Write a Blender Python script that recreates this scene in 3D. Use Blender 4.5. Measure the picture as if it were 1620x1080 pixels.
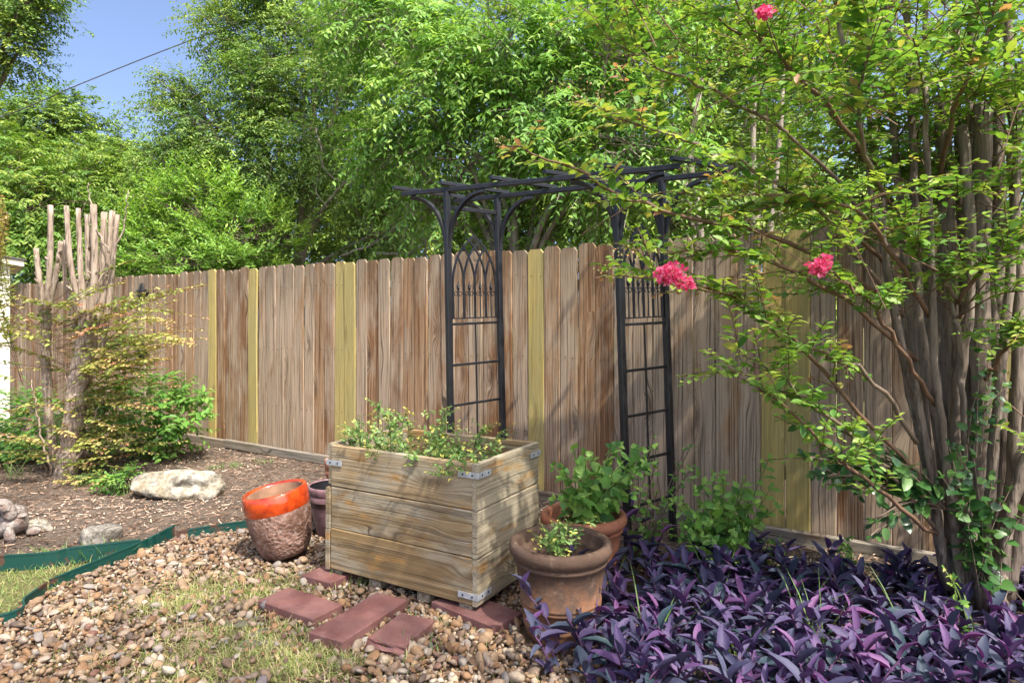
import bpy, math, random
import numpy as np
from mathutils import Vector, Matrix

for _o in list(bpy.data.objects):
    bpy.data.objects.remove(_o)
rng = np.random.default_rng(11)
random.seed(11)
sc = bpy.context.scene
C = sc.collection
rad = math.radians

# ------------------------------------------------------------------ camera, sky, sun
F, CH, HV = 1014.0, 1.36, 507.0          # focal length (px of a 1620 wide frame), eye height, horizon row
cam_d = bpy.data.cameras.new('camera')
cam_d.sensor_width = 36
cam_d.lens = 36 * F / 1620
cam_d.shift_y = -33 / 1620
cam_d.clip_end = 500
cam = bpy.data.objects.new('camera', cam_d)
C.objects.link(cam)
cam.location = (0, 0, CH)
cam.rotation_euler = (rad(90), 0, 0)
sc.camera = cam

SUN_EL, SUN_AZ = rad(57), rad(37)         # from behind the camera's right shoulder, raking along the fence
to_sun = Vector((math.sin(SUN_AZ) * math.cos(SUN_EL), -math.cos(SUN_AZ) * math.cos(SUN_EL), math.sin(SUN_EL)))
world = bpy.data.worlds.new('World')
sc.world = world
world.use_nodes = True
wn = world.node_tree
wn.nodes.clear()
sky = wn.nodes.new('ShaderNodeTexSky')
sky.sky_type = 'NISHITA'
sky.sun_disc = False
sky.sun_elevation = SUN_EL
sky.sun_rotation = rad(143)
sky.air_density = 0.55
sky.dust_density = 4.5
sky.altitude = 0
sky.ozone_density = 3.0
bg = wn.nodes.new('ShaderNodeBackground')
bg.inputs['Strength'].default_value = 0.15
wo = wn.nodes.new('ShaderNodeOutputWorld')
wn.links.new(sky.outputs[0], bg.inputs[0])
wn.links.new(bg.outputs[0], wo.inputs[0])
sun_d = bpy.data.lights.new('sun', 'SUN')
sun_d.energy = 2.7
sun_d.angle = rad(0.8)
sun_d.color = (1.0, 0.945, 0.86)
sun = bpy.data.objects.new('sun', sun_d)
C.objects.link(sun)
sun.rotation_euler = to_sun.to_track_quat('Z', 'Y').to_euler()
sun.location = (6, -7, 12)
vs = sc.view_settings
vs.view_transform = 'Standard'
vs.look = 'None'
vs.gamma = 1
vs.use_curve_mapping = False
vs.exposure = 1.5
cy = sc.cycles
cy.max_bounces = 6
cy.use_adaptive_sampling = True
cy.adaptive_threshold = 0.02
cy.diffuse_bounces = 3
cy.glossy_bounces = 2
cy.transmission_bounces = 4
cy.transparent_max_bounces = 4
cy.sample_clamp_indirect = 6
cy.use_denoising = True


# ------------------------------------------------------------------ helpers: points
def W(u, v, y):
    """point at distance y in front of the camera that a measured picture position belongs to"""
    return Vector(((u - 810) / F * y, y, CH - (v - HV) / F * y))


def G(u, v, z=0.0):
    """point on the ground (height z) for a measured picture position"""
    return W(u, v, F * (CH - z) / (v - HV))


# ------------------------------------------------------------------ helpers: materials
class NT:
    def __init__(s, name):
        s.m = bpy.data.materials.new(name)
        s.m.use_nodes = True
        s.t = s.m.node_tree
        s.t.nodes.clear()
        s.out = s.t.nodes.new('ShaderNodeOutputMaterial')
        s._tc = s._oi = None

    def set(s, sock, v):
        if isinstance(v, bpy.types.NodeSocket):
            s.t.links.new(v, sock)
        elif v is not None:
            if isinstance(v, (tuple, list)) and sock.type == 'RGBA' and len(v) == 3:
                v = (*v, 1)
            sock.default_value = v

    def n(s, typ, ins=None, **props):
        nd = s.t.nodes.new('ShaderNode' + typ)
        for k, v in props.items():
            setattr(nd, k, v)
        for k, v in (ins or {}).items():
            s.set(nd.inputs[k], v)
        return nd

    @property
    def obj(s):
        if not s._tc:
            s._tc = s.n('TexCoord')
        return s._tc.outputs['Object']

    @property
    def gen(s):
        s.obj
        return s._tc.outputs['Generated']

    @property
    def rnd(s):
        if not s._oi:
            s._oi = s.n('ObjectInfo')
        return s._oi.outputs['Random']

    def attr(s, a):
        return s.n('Attribute', attribute_name=a).outputs['Fac']

    def math(s, op, a, b=None, clamp=False):
        nd = s.n('Math', operation=op, use_clamp=clamp)
        s.set(nd.inputs[0], a)
        if b is not None:
            s.set(nd.inputs[1], b)
        return nd.outputs[0]

    def vmath(s, op, a, b):
        nd = s.n('VectorMath', operation=op)
        s.set(nd.inputs[0], a)
        s.set(nd.inputs[1], b)
        return nd.outputs[0]

    def comb(s, x, y, z):
        return s.n('CombineXYZ', {0: x, 1: y, 2: z}).outputs[0]

    def noise(s, vec, scale=5.0, detail=4.0, rough=0.55, dist=0.0):
        return s.n('TexNoise', {'Vector': vec, 'Scale': scale, 'Detail': detail, 'Roughness': rough, 'Distortion': dist}).outputs['Fac']

    def voro(s, vec, scale=5.0, feature='F1'):
        return s.n('TexVoronoi', {'Vector': vec, 'Scale': scale}, feature=feature)

    def ramp(s, fac, stops, interp='LINEAR'):
        nd = s.n('ValToRGB')
        s.set(nd.inputs[0], fac)
        cr = nd.color_ramp
        cr.interpolation = interp
        while len(cr.elements) < len(stops):
            cr.elements.new(0.5)
        for e, (p, c) in zip(cr.elements, stops):
            e.position = p
            e.color = (c, c, c, 1) if not isinstance(c, (tuple, list)) else (*c, 1)
        return nd.outputs[0]

    def mix(s, fac, a, b, blend='MIX'):
        nd = s.n('Mix', data_type='RGBA', blend_type=blend)
        s.set(nd.inputs[0], fac)
        s.set(nd.inputs[6], a)
        s.set(nd.inputs[7], b)
        return nd.outputs[2]

    def bump(s, h, strength=0.3, dist=0.01):
        return s.n('Bump', {'Height': h, 'Strength': strength, 'Distance': dist}).outputs[0]

    def finish(s, col, rough=0.6, normal=None, metal=0.0, spec=0.5, coat=0.0):
        b = s.n('BsdfPrincipled', {'Base Color': col, 'Roughness': rough, 'Metallic': metal, 'Specular IOR Level': spec, 'Coat Weight': coat})
        if normal is not None:
            s.set(b.inputs['Normal'], normal)
        s.t.links.new(b.outputs[0], s.out.inputs[0])
        return s.m


def rvec(t):
    r = t.rnd
    return t.vmath('ADD', t.obj, t.comb(t.math('MULTIPLY', r, 71.3), t.math('MULTIPLY', r, 37.7), t.math('MULTIPLY', r, 13.1)))


def wood_mat(name, cA, cB, cG, knot=(0.05, 0.025, 0.012), grey=(0.42, 0.62), dark=0.35, rnd_tint=0.5, knots=True, patch=None, stain=0.0, rough=0.8):
    t = NT(name)
    v = rvec(t)
    sx = t.n('SeparateXYZ', {0: v})
    x, y, z = sx.outputs
    kv = t.n('TexVoronoi', {'Vector': t.comb(t.math('MULTIPLY', x, 1.7), t.math('MULTIPLY', y, 6.5), 0.0), 'Scale': 1.0, 'Randomness': 1.0})
    gate = t.math('GREATER_THAN', t.n('SeparateColor', {0: kv.outputs['Color']}).outputs[0], 0.34)
    kd = kv.outputs['Distance']
    fall = t.math('MULTIPLY', t.ramp(kd, [(0.0, 1.0), (0.42, 0.0)], 'EASE'), gate)
    y2 = t.math('ADD', y, t.math('MULTIPLY', fall, 0.055))
    wob = t.math('MULTIPLY', t.math('SUBTRACT', t.noise(t.comb(t.math('MULTIPLY', x, 2.2), t.math('MULTIPLY', y, 5.0), 0.0), 1.0, 2.0), 0.5), 0.03)
    y2 = t.math('ADD', y2, wob)
    grain = t.noise(t.comb(t.math('MULTIPLY', x, 1.1), t.math('MULTIPLY', y2, 105.0), t.math('MULTIPLY', z, 105.0)), 1.0, 4.0, 0.65)
    fine = t.noise(t.comb(t.math('MULTIPLY', x, 9.0), t.math('MULTIPLY', y2, 330.0), t.math('MULTIPLY', z, 330.0)), 1.0, 3.0)
    streak = t.noise(t.comb(t.math('MULTIPLY', x, 0.8), t.math('MULTIPLY', y2, 30.0), t.math('MULTIPLY', z, 30.0)), 1.0, 4.0, 0.65)
    blot = t.noise(t.comb(t.math('MULTIPLY', x, 2.2), t.math('MULTIPLY', y, 7.0), 0.0), 1.0, 5.0, 0.6)
    rr = t.math('MULTIPLY', t.math('SUBTRACT', t.rnd, 0.5), rnd_tint)
    col = t.mix(t.ramp(t.math('ADD', streak, t.math('MULTIPLY', rr, 0.6)), [(0.41, 0.0), (0.55, 1.0)]), cA, cB)
    r2 = t.math('FRACT', t.math('MULTIPLY', t.rnd, 17.31))
    gfac = t.ramp(t.math('ADD', blot, t.math('MULTIPLY', t.math('SUBTRACT', r2, 0.5), 0.34 * min(1, rnd_tint * 2))), [(grey[0], 0.0), (grey[1], 1.0)])
    col = t.mix(t.math('MULTIPLY', gfac, 0.85), col, cG)
    if patch:
        dn = t.noise(t.comb(t.math('MULTIPLY', x, 2.6), t.math('MULTIPLY', y, 9.0), 5.0), 1.0, 6.0, 0.7)
        col = t.mix(t.ramp(dn, [(0.55, 0.0), (0.68, 0.75)]), col, (0.11, 0.085, 0.052))
        pn = t.noise(t.comb(t.math('MULTIPLY', x, 4.0), t.math('MULTIPLY', y, 11.0), 3.0), 1.0, 5.0, 0.65)
        col = t.mix(t.ramp(pn, [(patch[1], 0.0), (patch[1] + 0.09, 0.85)]), col, patch[0])
    col = t.mix(1.0, col, t.ramp(grain, [(0.32, 1.0 - dark * 1.5), (0.48, 1.0), (0.68, 1.0 + dark * 0.6)]), 'MULTIPLY')
    col = t.mix(0.5, col, t.ramp(fine, [(0.3, 0.7), (0.7, 1.15)]), 'MULTIPLY')
    crack = t.noise(t.comb(t.math('MULTIPLY', x, 0.7), t.math('MULTIPLY', y2, 120.0), 2.0), 1.0, 2.0)
    col = t.mix(t.ramp(crack, [(0.60, 0.0), (0.66, min(0.8, dark * 1.6))]), col, (0.06, 0.04, 0.028))
    if stain:
        sn = t.noise(t.comb(t.math('MULTIPLY', x, 3.0), t.math('MULTIPLY', y, 9.0), 9.0), 1.0, 4.0)
        top = t.math('MULTIPLY', t.n('MapRange', {0: t.n('SeparateXYZ', {0: t.obj}).outputs[0], 1: 1.3, 2: 1.9}).outputs[0], stain)
        col = t.mix(t.math('MULTIPLY', top, t.ramp(sn, [(0.3, 0.2), (0.65, 1.0)])), col, (0.085, 0.07, 0.045))
    if knots:
        core = t.math('MULTIPLY', t.ramp(kd, [(0.05, 1.0), (0.1, 0.0)]), gate)
        ring = t.math('MULTIPLY', t.ramp(kd, [(0.1, 0.55), (0.24, 0.0)]), gate)
        col = t.mix(t.math('MAXIMUM', t.math('MULTIPLY', core, 0.85), ring), col, knot)
    h = t.math('ADD', t.math('MULTIPLY', grain, 1.0), t.math('MULTIPLY', fine, 0.5))
    return t.finish(col, rough, t.bump(grain, 0.55, 0.005), spec=0.25)


def leaf_mat(name, stops, src='attr', rough=0.45, trans=0.35, spec=0.35, tcol=None):
    t = NT(name)
    f = t.attr('lv') if src == 'attr' else t.rnd
    col = t.ramp(f, stops)
    b = t.n('BsdfPrincipled', {'Base Color': col, 'Roughness': rough, 'Specular IOR Level': spec})
    tr = t.n('BsdfTranslucent', {'Color': t.mix(1.0, col, tcol or (1.25, 1.25, 0.6), 'MULTIPLY')})
    mx = t.n('MixShader', {0: trans, 1: b.outputs[0], 2: tr.outputs[0]})
    t.t.links.new(mx.outputs[0], t.out.inputs[0])
    return t.m


def simple_mat(name, col, rough=0.6, metal=0.0, var=0.25, scale=14.0, bump=0.15, spec=0.4):
    t = NT(name)
    nz = t.noise(t.obj, scale, 5.0)
    c = t.mix(1.0, col, t.ramp(nz, [(0.3, 1 - var), (0.7, 1 + var)]), 'MULTIPLY')
    return t.finish(c, rough, t.bump(t.noise(t.obj, scale * 5, 4.0), bump, 0.004), metal, spec)


def bark_mat(name, a, b, scale=(30, 30, 4), dark=(0.05, 0.04, 0.03), peel=0.55):
    t = NT(name)
    v = t.n('Mapping', {'Vector': t.obj, 'Scale': scale}).outputs[0]
    n1 = t.noise(v, 1.0, 5.0, 0.6)
    n2 = t.noise(t.obj, 9.0, 3.0)
    col = t.mix(t.ramp(n1, [(0.35, 0.0), (0.65, 1.0)]), a, b)
    n3 = t.noise(v, 2.3, 4.0)
    col = t.mix(t.math('MULTIPLY', t.ramp(n3, [(peel, 0.0), (peel + 0.12, 1.0)]), 0.7), col, dark)
    col = t.mix(0.6, col, t.ramp(n2, [(0.3, 0.75), (0.7, 1.2)]), 'MULTIPLY')
    return t.finish(col, 0.85, t.bump(t.math('ADD', n1, n3), 0.7, 0.01), spec=0.2)


M = {}
M['fence'] = wood_mat('weathered fence wood', (0.20, 0.10, 0.045), (0.345, 0.215, 0.115), (0.385, 0.30, 0.21), knot=(0.05, 0.022, 0.01), rnd_tint=0.4, stain=0.6, dark=0.5, grey=(0.36, 0.58))
M['fence_new'] = wood_mat('fresh treated fence wood', (0.39, 0.295, 0.09), (0.46, 0.355, 0.125), (0.36, 0.30, 0.12), knot=(0.14, 0.07, 0.02), rnd_tint=0.3, dark=0.2)
M['timber'] = wood_mat('grey timber', (0.16, 0.12, 0.08), (0.24, 0.20, 0.145), (0.23, 0.205, 0.165), dark=0.5)
M['planter'] = wood_mat('planter board wood', (0.22, 0.148, 0.068), (0.36, 0.262, 0.142), (0.335, 0.295, 0.21), knot=(0.07, 0.04, 0.02), patch=((0.33, 0.185, 0.06), 0.56), rnd_tint=0.6, dark=0.38, grey=(0.37, 0.55))
M['rail'] = simple_mat('rail wood', (0.2, 0.14, 0.09), 0.9)
M['black'] = simple_mat('black painted steel', (0.012, 0.0125, 0.015), 0.42, 0.0, 0.3, 20, 0.05, 0.5)
M['zinc'] = simple_mat('galvanised steel', (0.46, 0.49, 0.52), 0.4, 0.3, 0.25, 30, 0.08)
M['soil'] = simple_mat('dark soil', (0.06, 0.042, 0.028), 0.95, 0, 0.6, 25, 0.8, 0.1)
M['brick'] = None
t = NT('red concrete paver')
nz = t.noise(t.obj, 160, 5, 0.7)
n2 = t.noise(rvec(t), 7, 4)
c = t.mix(t.ramp(n2, [(0.35, 0), (0.65, 1)]), (0.145, 0.062, 0.054), (0.205, 0.105, 0.092))
c = t.mix(0.7, c, t.ramp(nz, [(0.3, 0.7), (0.7, 1.2)]), 'MULTIPLY')
c = t.mix(t.math('MULTIPLY', t.ramp(t.noise(rvec(t), 11, 5, 0.7), [(0.58, 0), (0.72, 1)]), 0.35), c, (0.24, 0.165, 0.145))
M['brick'] = t.finish(c, 0.9, t.bump(nz, 0.6, 0.004), spec=0.2)

t = NT('stained terracotta')
nz = t.noise(t.obj, 9, 6, 0.65)
n2 = t.noise(t.obj, 60, 5, 0.7)
z = t.n('SeparateXYZ', {0: t.obj}).outputs[2]
zst = t.ramp(t.math('ADD', t.math('MULTIPLY', z, 1.9), t.math('MULTIPLY', t.math('SUBTRACT', nz, 0.5), 1.3)), [(0.15, 0.0), (0.5, 1.0)])
c = t.mix(t.ramp(nz, [(0.35, 0), (0.65, 1)]), (0.24, 0.11, 0.052), (0.31, 0.16, 0.09))
c = t.mix(t.math('MULTIPLY', zst, 0.88), c, (0.085, 0.058, 0.042))
c = t.mix(t.math('MULTIPLY', t.ramp(t.noise(t.obj, 16, 6, 0.75), [(0.56, 0), (0.70, 1)]), 0.4), c, (0.40, 0.31, 0.22))
c = t.mix(0.6, c, t.ramp(n2, [(0.3, 0.7), (0.7, 1.2)]), 'MULTIPLY')
M['terracotta'] = t.finish(c, 0.85, t.bump(t.math('ADD', nz, n2), 0.25, 0.006), spec=0.25)
t = NT('red brown terracotta')
nz = t.noise(t.obj, 12, 6, 0.65)
c = t.mix(t.ramp(nz, [(0.35, 0), (0.65, 1)]), (0.24, 0.085, 0.045), (0.36, 0.16, 0.09))
M['terracotta2'] = t.finish(c, 0.8, t.bump(nz, 0.3, 0.006), spec=0.3)

t = NT('orange glaze')
nz = t.noise(t.obj, 26, 3)
vr = t.voro(t.obj, 34)
c = t.mix(t.ramp(t.noise(t.obj, 11, 4, 0.65), [(0.42, 0), (0.62, 1)]), (0.47, 0.055, 0.008), (0.24, 0.016, 0.005))
M['glaze'] = t.finish(c, 0.16, t.bump(t.math('ADD', vr.outputs['Distance'], nz), 0.2, 0.005), spec=0.6, coat=0.4)
t = NT('rough unglazed lava pot')
vr = t.voro(t.obj, 55)
nz = t.noise(t.obj, 8, 5, 0.6)
c = t.mix(t.ramp(nz, [(0.38, 0), (0.6, 1)]), (0.10, 0.048, 0.03), (0.22, 0.125, 0.09))
c = t.mix(t.math('MULTIPLY', t.ramp(t.noise(t.obj, 30, 5, 0.7), [(0.5, 0), (0.66, 1)]), 0.55), c, (0.36, 0.27, 0.23))
c = t.mix(0.6, c, t.ramp(vr.outputs['Distance'], [(0.05, 0.55), (0.5, 1.2)]), 'MULTIPLY')
hv = t.math('ADD', t.math('MULTIPLY', vr.outputs['Distance'], t.ramp(t.noise(t.obj, 6, 3), [(0.4, 0.15), (0.62, 1.0)])), t.math('MULTIPLY', t.noise(t.obj, 40, 5, 0.7), 0.8))
M['lava'] = t.finish(c, 0.7, t.bump(hv, 0.85, 0.012), spec=0.35)
M['tanin'] = simple_mat('dusty pot inside', (0.30, 0.17, 0.10), 0.85, 0, 0.3, 12, 0.3)
M['darkpot'] = simple_mat('mauve glazed pot', (0.20, 0.115, 0.125), 0.35, 0, 0.35, 30, 0.2)
M['darkband'] = simple_mat('dark pot band', (0.05, 0.03, 0.025), 0.4)
M['potinside'] = simple_mat('black pot inside', (0.012, 0.012, 0.015), 0.5)

t = NT('green painted edging')
nz = t.noise(t.obj, 7, 5, 0.65)
c = t.mix(t.ramp(nz, [(0.57, 0), (0.60, 1)]), (0.003, 0.046, 0.035), (0.08, 0.04, 0.027))
M['edging'] = t.finish(c, 0.5, t.bump(nz, 0.1, 0.004))
M['rockmat'] = None
def rock_mat(name, a, b, moss, dk=0.55):
    t = NT(name)
    nz = t.noise(t.obj, 7, 7, 0.65)
    n2 = t.noise(t.obj, 28, 6, 0.7)
    c = t.mix(t.ramp(nz, [(0.36, 0), (0.6, 1)]), a, b)
    c = t.mix(t.math('MULTIPLY', t.ramp(t.noise(t.obj, 11, 5), [(dk, 0), (dk + 0.1, 1)]), 0.75), c, moss)
    c = t.mix(0.7, c, t.ramp(n2, [(0.3, 0.6), (0.65, 1.15)]), 'MULTIPLY')
    return t.finish(c, 0.9, t.bump(t.math('ADD', nz, n2), 0.9, 0.02), spec=0.2)
M['limestone'] = rock_mat('pale limestone', (0.27, 0.22, 0.14), (0.47, 0.44, 0.365), (0.12, 0.105, 0.075), 0.52)
M['greyrock'] = rock_mat('grey lichened rock', (0.16, 0.14, 0.12), (0.33, 0.30, 0.25), (0.09, 0.08, 0.06), 0.5)
M['statue'] = rock_mat('weathered cast stone', (0.21, 0.165, 0.135), (0.40, 0.36, 0.32), (0.17, 0.105, 0.08), 0.5)

t = NT('mulch ground')
n1 = t.noise(t.n('Mapping', {'Vector': t.obj, 'Scale': (1, 1, 1)}).outputs[0], 38, 6, 0.75, 1.5)
n2 = t.noise(t.obj, 1.7, 4)
c = t.ramp(n1, [(0.3, (0.065, 0.05, 0.038)), (0.5, (0.165, 0.125, 0.095)), (0.7, (0.29, 0.23, 0.175))])
c = t.mix(t.ramp(n2, [(0.4, 0), (0.6, 0.6)]), c, (0.08, 0.065, 0.052))
M['mulch'] = t.finish(c, 0.95, t.bump(n1, 1.0, 0.02), spec=0.1)
t = NT('gravel bed earth')
n1 = t.noise(t.obj, 60, 5, 0.7)
M['gravelbase'] = t.finish(t.ramp(n1, [(0.3, (0.07, 0.045, 0.028)), (0.7, (0.22, 0.15, 0.095))]), 0.95, t.bump(n1, 1.0, 0.02), spec=0.1)
t = NT('lawn earth')
n1 = t.noise(t.obj, 40, 5, 0.7)
M['lawnbase'] = t.finish(t.ramp(n1, [(0.3, (0.08, 0.085, 0.03)), (0.7, (0.22, 0.20, 0.09))]), 0.95, t.bump(n1, 1.0, 0.02), spec=0.1)

PEB = [(0.0, (0.09, 0.066, 0.05)), (0.14, (0.155, 0.085, 0.042)), (0.28, (0.25, 0.145, 0.07)), (0.42, (0.155, 0.115, 0.085)), (0.54, (0.31, 0.205, 0.11)), (0.66, (0.205, 0.155, 0.12)), (0.76, (0.36, 0.29, 0.20)), (0.84, (0.135, 0.062, 0.045)), (0.92, (0.40, 0.345, 0.265)), (1.0, (0.13, 0.115, 0.115))]
def pebble_mat(name, src):
    t = NT(name)
    f = t.attr('lv') if src == 'attr' else t.rnd
    c = t.ramp(f, PEB)
    nz = t.noise(t.n('NewGeometry').outputs['Position'], 95, 5, 0.7)
    n2 = t.noise(t.n('NewGeometry').outputs['Position'], 32, 4, 0.7)
    c = t.mix(0.8, c, t.ramp(nz, [(0.28, 0.62), (0.72, 1.25)]), 'MULTIPLY')
    c = t.mix(t.math('MULTIPLY', t.ramp(n2, [(0.5, 0), (0.62, 1)]), 0.3), c, (0.28, 0.21, 0.14))
    return t.finish(c, 0.78, t.bump(nz, 0.35, 0.004), spec=0.3)
M['peb_a'] = pebble_mat('river gravel', 'attr')
M['peb_o'] = pebble_mat('river pebble', 'obj')
M['chips'] = leaf_mat('wood chips', [(0.0, (0.090, 0.054, 0.036)), (0.4, (0.216, 0.138, 0.090)), (0.75, (0.408, 0.282, 0.198)), (1.0, (0.600, 0.480, 0.360))], 'attr', 0.9, 0.0, 0.1)
GR = [(0.0, (0.081, 0.163, 0.026)), (0.35, (0.163, 0.250, 0.054)), (0.6, (0.300, 0.312, 0.102)), (1.0, (0.537, 0.450, 0.240))]
M['grass'] = leaf_mat('lawn grass', GR, 'attr', 0.6, 0.25)
M['fresh_grass'] = leaf_mat('fresh grass', [(0, (0.08, 0.17, 0.03)), (1, (0.18, 0.28, 0.07))], 'attr', 0.5, 0.3)

def two(key, stops, **k):
    M[key + '_a'] = leaf_mat(key + ' leaf', stops, 'attr', **k)
    M[key + '_o'] = leaf_mat(key + ' single leaf', stops, 'obj', **k)
two('purple', [(0.0, (0.027, 0.056, 0.064)), (0.25, (0.045, 0.060, 0.090)), (0.5, (0.064, 0.056, 0.114)), (0.8, (0.088, 0.053, 0.138)), (1.0, (0.145, 0.056, 0.154))], rough=0.6, trans=0.12, spec=0.35, tcol=(1.5, 0.6, 1.2))
two('crape', [(0.0, (0.060, 0.161, 0.040)), (0.35, (0.128, 0.270, 0.052)), (0.62, (0.235, 0.381, 0.066)), (0.84, (0.376, 0.467, 0.092)), (0.94, (0.469, 0.406, 0.132)), (1.0, (0.469, 0.246, 0.158))], trans=0.42)
two('crape_pale', [(0.0, (0.085, 0.164, 0.035)), (0.35, (0.206, 0.278, 0.058)), (0.6, (0.363, 0.366, 0.092)), (0.8, (0.508, 0.380, 0.150)), (1.0, (0.508, 0.228, 0.139))], trans=0.3)
two('fresh', [(0.0, (0.064, 0.173, 0.032)), (0.5, (0.135, 0.294, 0.052)), (1.0, (0.268, 0.430, 0.087))], trans=0.32)
two('spurge', [(0.0, (0.076, 0.166, 0.038)), (0.6, (0.165, 0.289, 0.076)), (0.9, (0.275, 0.359, 0.101)), (1.0, (0.619, 0.552, 0.127))], trans=0.25)
two('glossy', [(0.0, (0.020, 0.069, 0.019)), (0.5, (0.044, 0.127, 0.029)), (1.0, (0.105, 0.207, 0.044))], rough=0.34, trans=0.2, spec=0.5)
M['oak'] = leaf_mat('oak leaf', [(0, (0.078, 0.161, 0.033)), (0.6, (0.190, 0.306, 0.055)), (1, (0.415, 0.479, 0.091))], trans=0.25)
M['elm'] = leaf_mat('elm leaf', [(0, (0.077, 0.166, 0.037)), (0.6, (0.189, 0.306, 0.072)), (1, (0.377, 0.460, 0.119))], trans=0.35)
M['china'] = leaf_mat('chinaberry leaf', [(0, (0.088, 0.212, 0.043)), (0.55, (0.189, 0.364, 0.072)), (1, (0.399, 0.552, 0.131))], trans=0.42)
M['privet'] = leaf_mat('privet leaf', [(0, (0.100, 0.215, 0.039)), (0.5, (0.219, 0.394, 0.070)), (1, (0.437, 0.591, 0.122))], trans=0.38)
M['pinnate'] = leaf_mat('pinnate leaf', [(0, (0.063, 0.154, 0.029)), (0.5, (0.143, 0.267, 0.045)), (1, (0.304, 0.379, 0.073))], trans=0.38)
M['pinkpetal'] = leaf_mat('pink petal', [(0, (0.62, 0.05, 0.16)), (0.6, (0.85, 0.12, 0.28)), (1, (0.90, 0.32, 0.45))], trans=0.35, tcol=(1.1, 0.8, 0.95))
M['bud'] = leaf_mat('flower bud', [(0, (0.20, 0.20, 0.06)), (0.6, (0.33, 0.27, 0.11)), (1, (0.40, 0.17, 0.09))], trans=0.1)
M['bark_crape'] = bark_mat('crape myrtle bark', (0.115, 0.088, 0.066), (0.27, 0.22, 0.172), (26, 26, 3.5), (0.04, 0.03, 0.024), 0.54)
M['bark_pale'] = bark_mat('pale crape myrtle bark', (0.25, 0.185, 0.135), (0.43, 0.35, 0.27), (34, 34, 3), (0.07, 0.05, 0.035), 0.52)
M['bark_dark'] = bark_mat('dark bark', (0.09, 0.065, 0.045), (0.19, 0.15, 0.11), (14, 14, 3))
M['bark_grey'] = bark_mat('grey bark', (0.22, 0.18, 0.135), (0.36, 0.31, 0.25), (14, 14, 3))
M['cutwood'] = simple_mat('sawn grey wood', (0.36, 0.30, 0.22), 0.9)
M['twig'] = simple_mat('brown twig', (0.16, 0.115, 0.08), 0.8)
M['redtwig'] = simple_mat('reddish twig', (0.15, 0.085, 0.05), 0.7)
M['greenstem'] = simple_mat('green stem', (0.13, 0.19, 0.05), 0.6)
M['purplestem'] = simple_mat('purple stem', (0.085, 0.035, 0.085), 0.5)
M['cream'] = simple_mat('cream painted siding', (0.70, 0.66, 0.54), 0.7, 0, 0.08, 5, 0.05)
M['rooftrim'] = simple_mat('cream roof trim', (0.62, 0.57, 0.44), 0.7, 0, 0.1)
M['shingle'] = simple_mat('asphalt shingle', (0.12, 0.11, 0.10), 0.9, 0, 0.4, 30, 0.5)
M['iron'] = simple_mat('dark cast iron', (0.02, 0.019, 0.018), 0.6, 0.3, 0.4, 30)
M['wire'] = simple_mat('cable rubber', (0.10, 0.09, 0.08), 0.7)
M['slate'] = simple_mat('slate flake', (0.10, 0.09, 0.06), 0.7, 0, 0.4, 20, 0.4)


# ------------------------------------------------------------------ helpers: objects
def tag(o, label=None, cat=None, group=None, kind=None):
    if label: o['label'] = label
    if cat: o['category'] = cat
    if group: o['group'] = group
    if kind: o['kind'] = kind
    return o


def empty(name, loc, label=None, cat=None, group=None, kind=None):
    o = bpy.data.objects.new(name, None)
    o.empty_display_size = 0.1
    o.location = loc
    C.objects.link(o)
    return tag(o, label, cat, group, kind)


def root_of(o):
    while o.parent:
        o = o.parent
    return o


def link(name, me, parent=None, mw=None, kind=None):
    """me's vertices are in world space (or in the frame mw); the thing's Empty only ever has a location"""
    o = bpy.data.objects.new(name, me)
    C.objects.link(o)
    m = mw or Matrix.Identity(4)
    if parent:
        o.parent = parent
        o.matrix_parent_inverse = WM[parent.name].inverted() if parent.name in WM else Matrix.Translation(-Vector(parent.location))
    o.matrix_basis = m
    WM[o.name] = m.copy()
    if kind: o['kind'] = kind
    return o
WM = {}


def npmesh(name, V, faces_tri=None, faces_quad=None, mat=None, lv=None, smooth=False):
    """fast mesh from numpy arrays; lv: one value for each face (tris first)"""
    me = bpy.data.meshes.new(name)
    V = np.asarray(V, dtype=np.float32)
    parts, starts, totals = [], [], []
    off = 0
    for arr, k in ((faces_tri, 3), (faces_quad, 4)):
        if arr is not None and len(arr):
            arr = np.asarray(arr, dtype=np.int32)
            parts.append(arr.ravel())
            starts.append(np.arange(len(arr), dtype=np.int32) * k + off)
            totals.append(np.full(len(arr), k, dtype=np.int32))
            off += arr.size
    loops = np.concatenate(parts)
    starts = np.concatenate(starts)
    me.vertices.add(len(V))
    me.vertices.foreach_set('co', V.ravel())
    me.loops.add(len(loops))
    me.loops.foreach_set('vertex_index', loops)
    me.polygons.add(len(starts))
    me.polygons.foreach_set('loop_start', starts)
    if smooth:
        me.polygons.foreach_set('use_smooth', np.ones(len(starts), dtype=bool))
    me.update(calc_edges=True)
    if lv is not None:
        a = me.attributes.new('lv', 'FLOAT', 'FACE')
        a.data.foreach_set('value', np.asarray(lv, dtype=np.float32))
    if mat: me.materials.append(mat)
    return me


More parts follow.
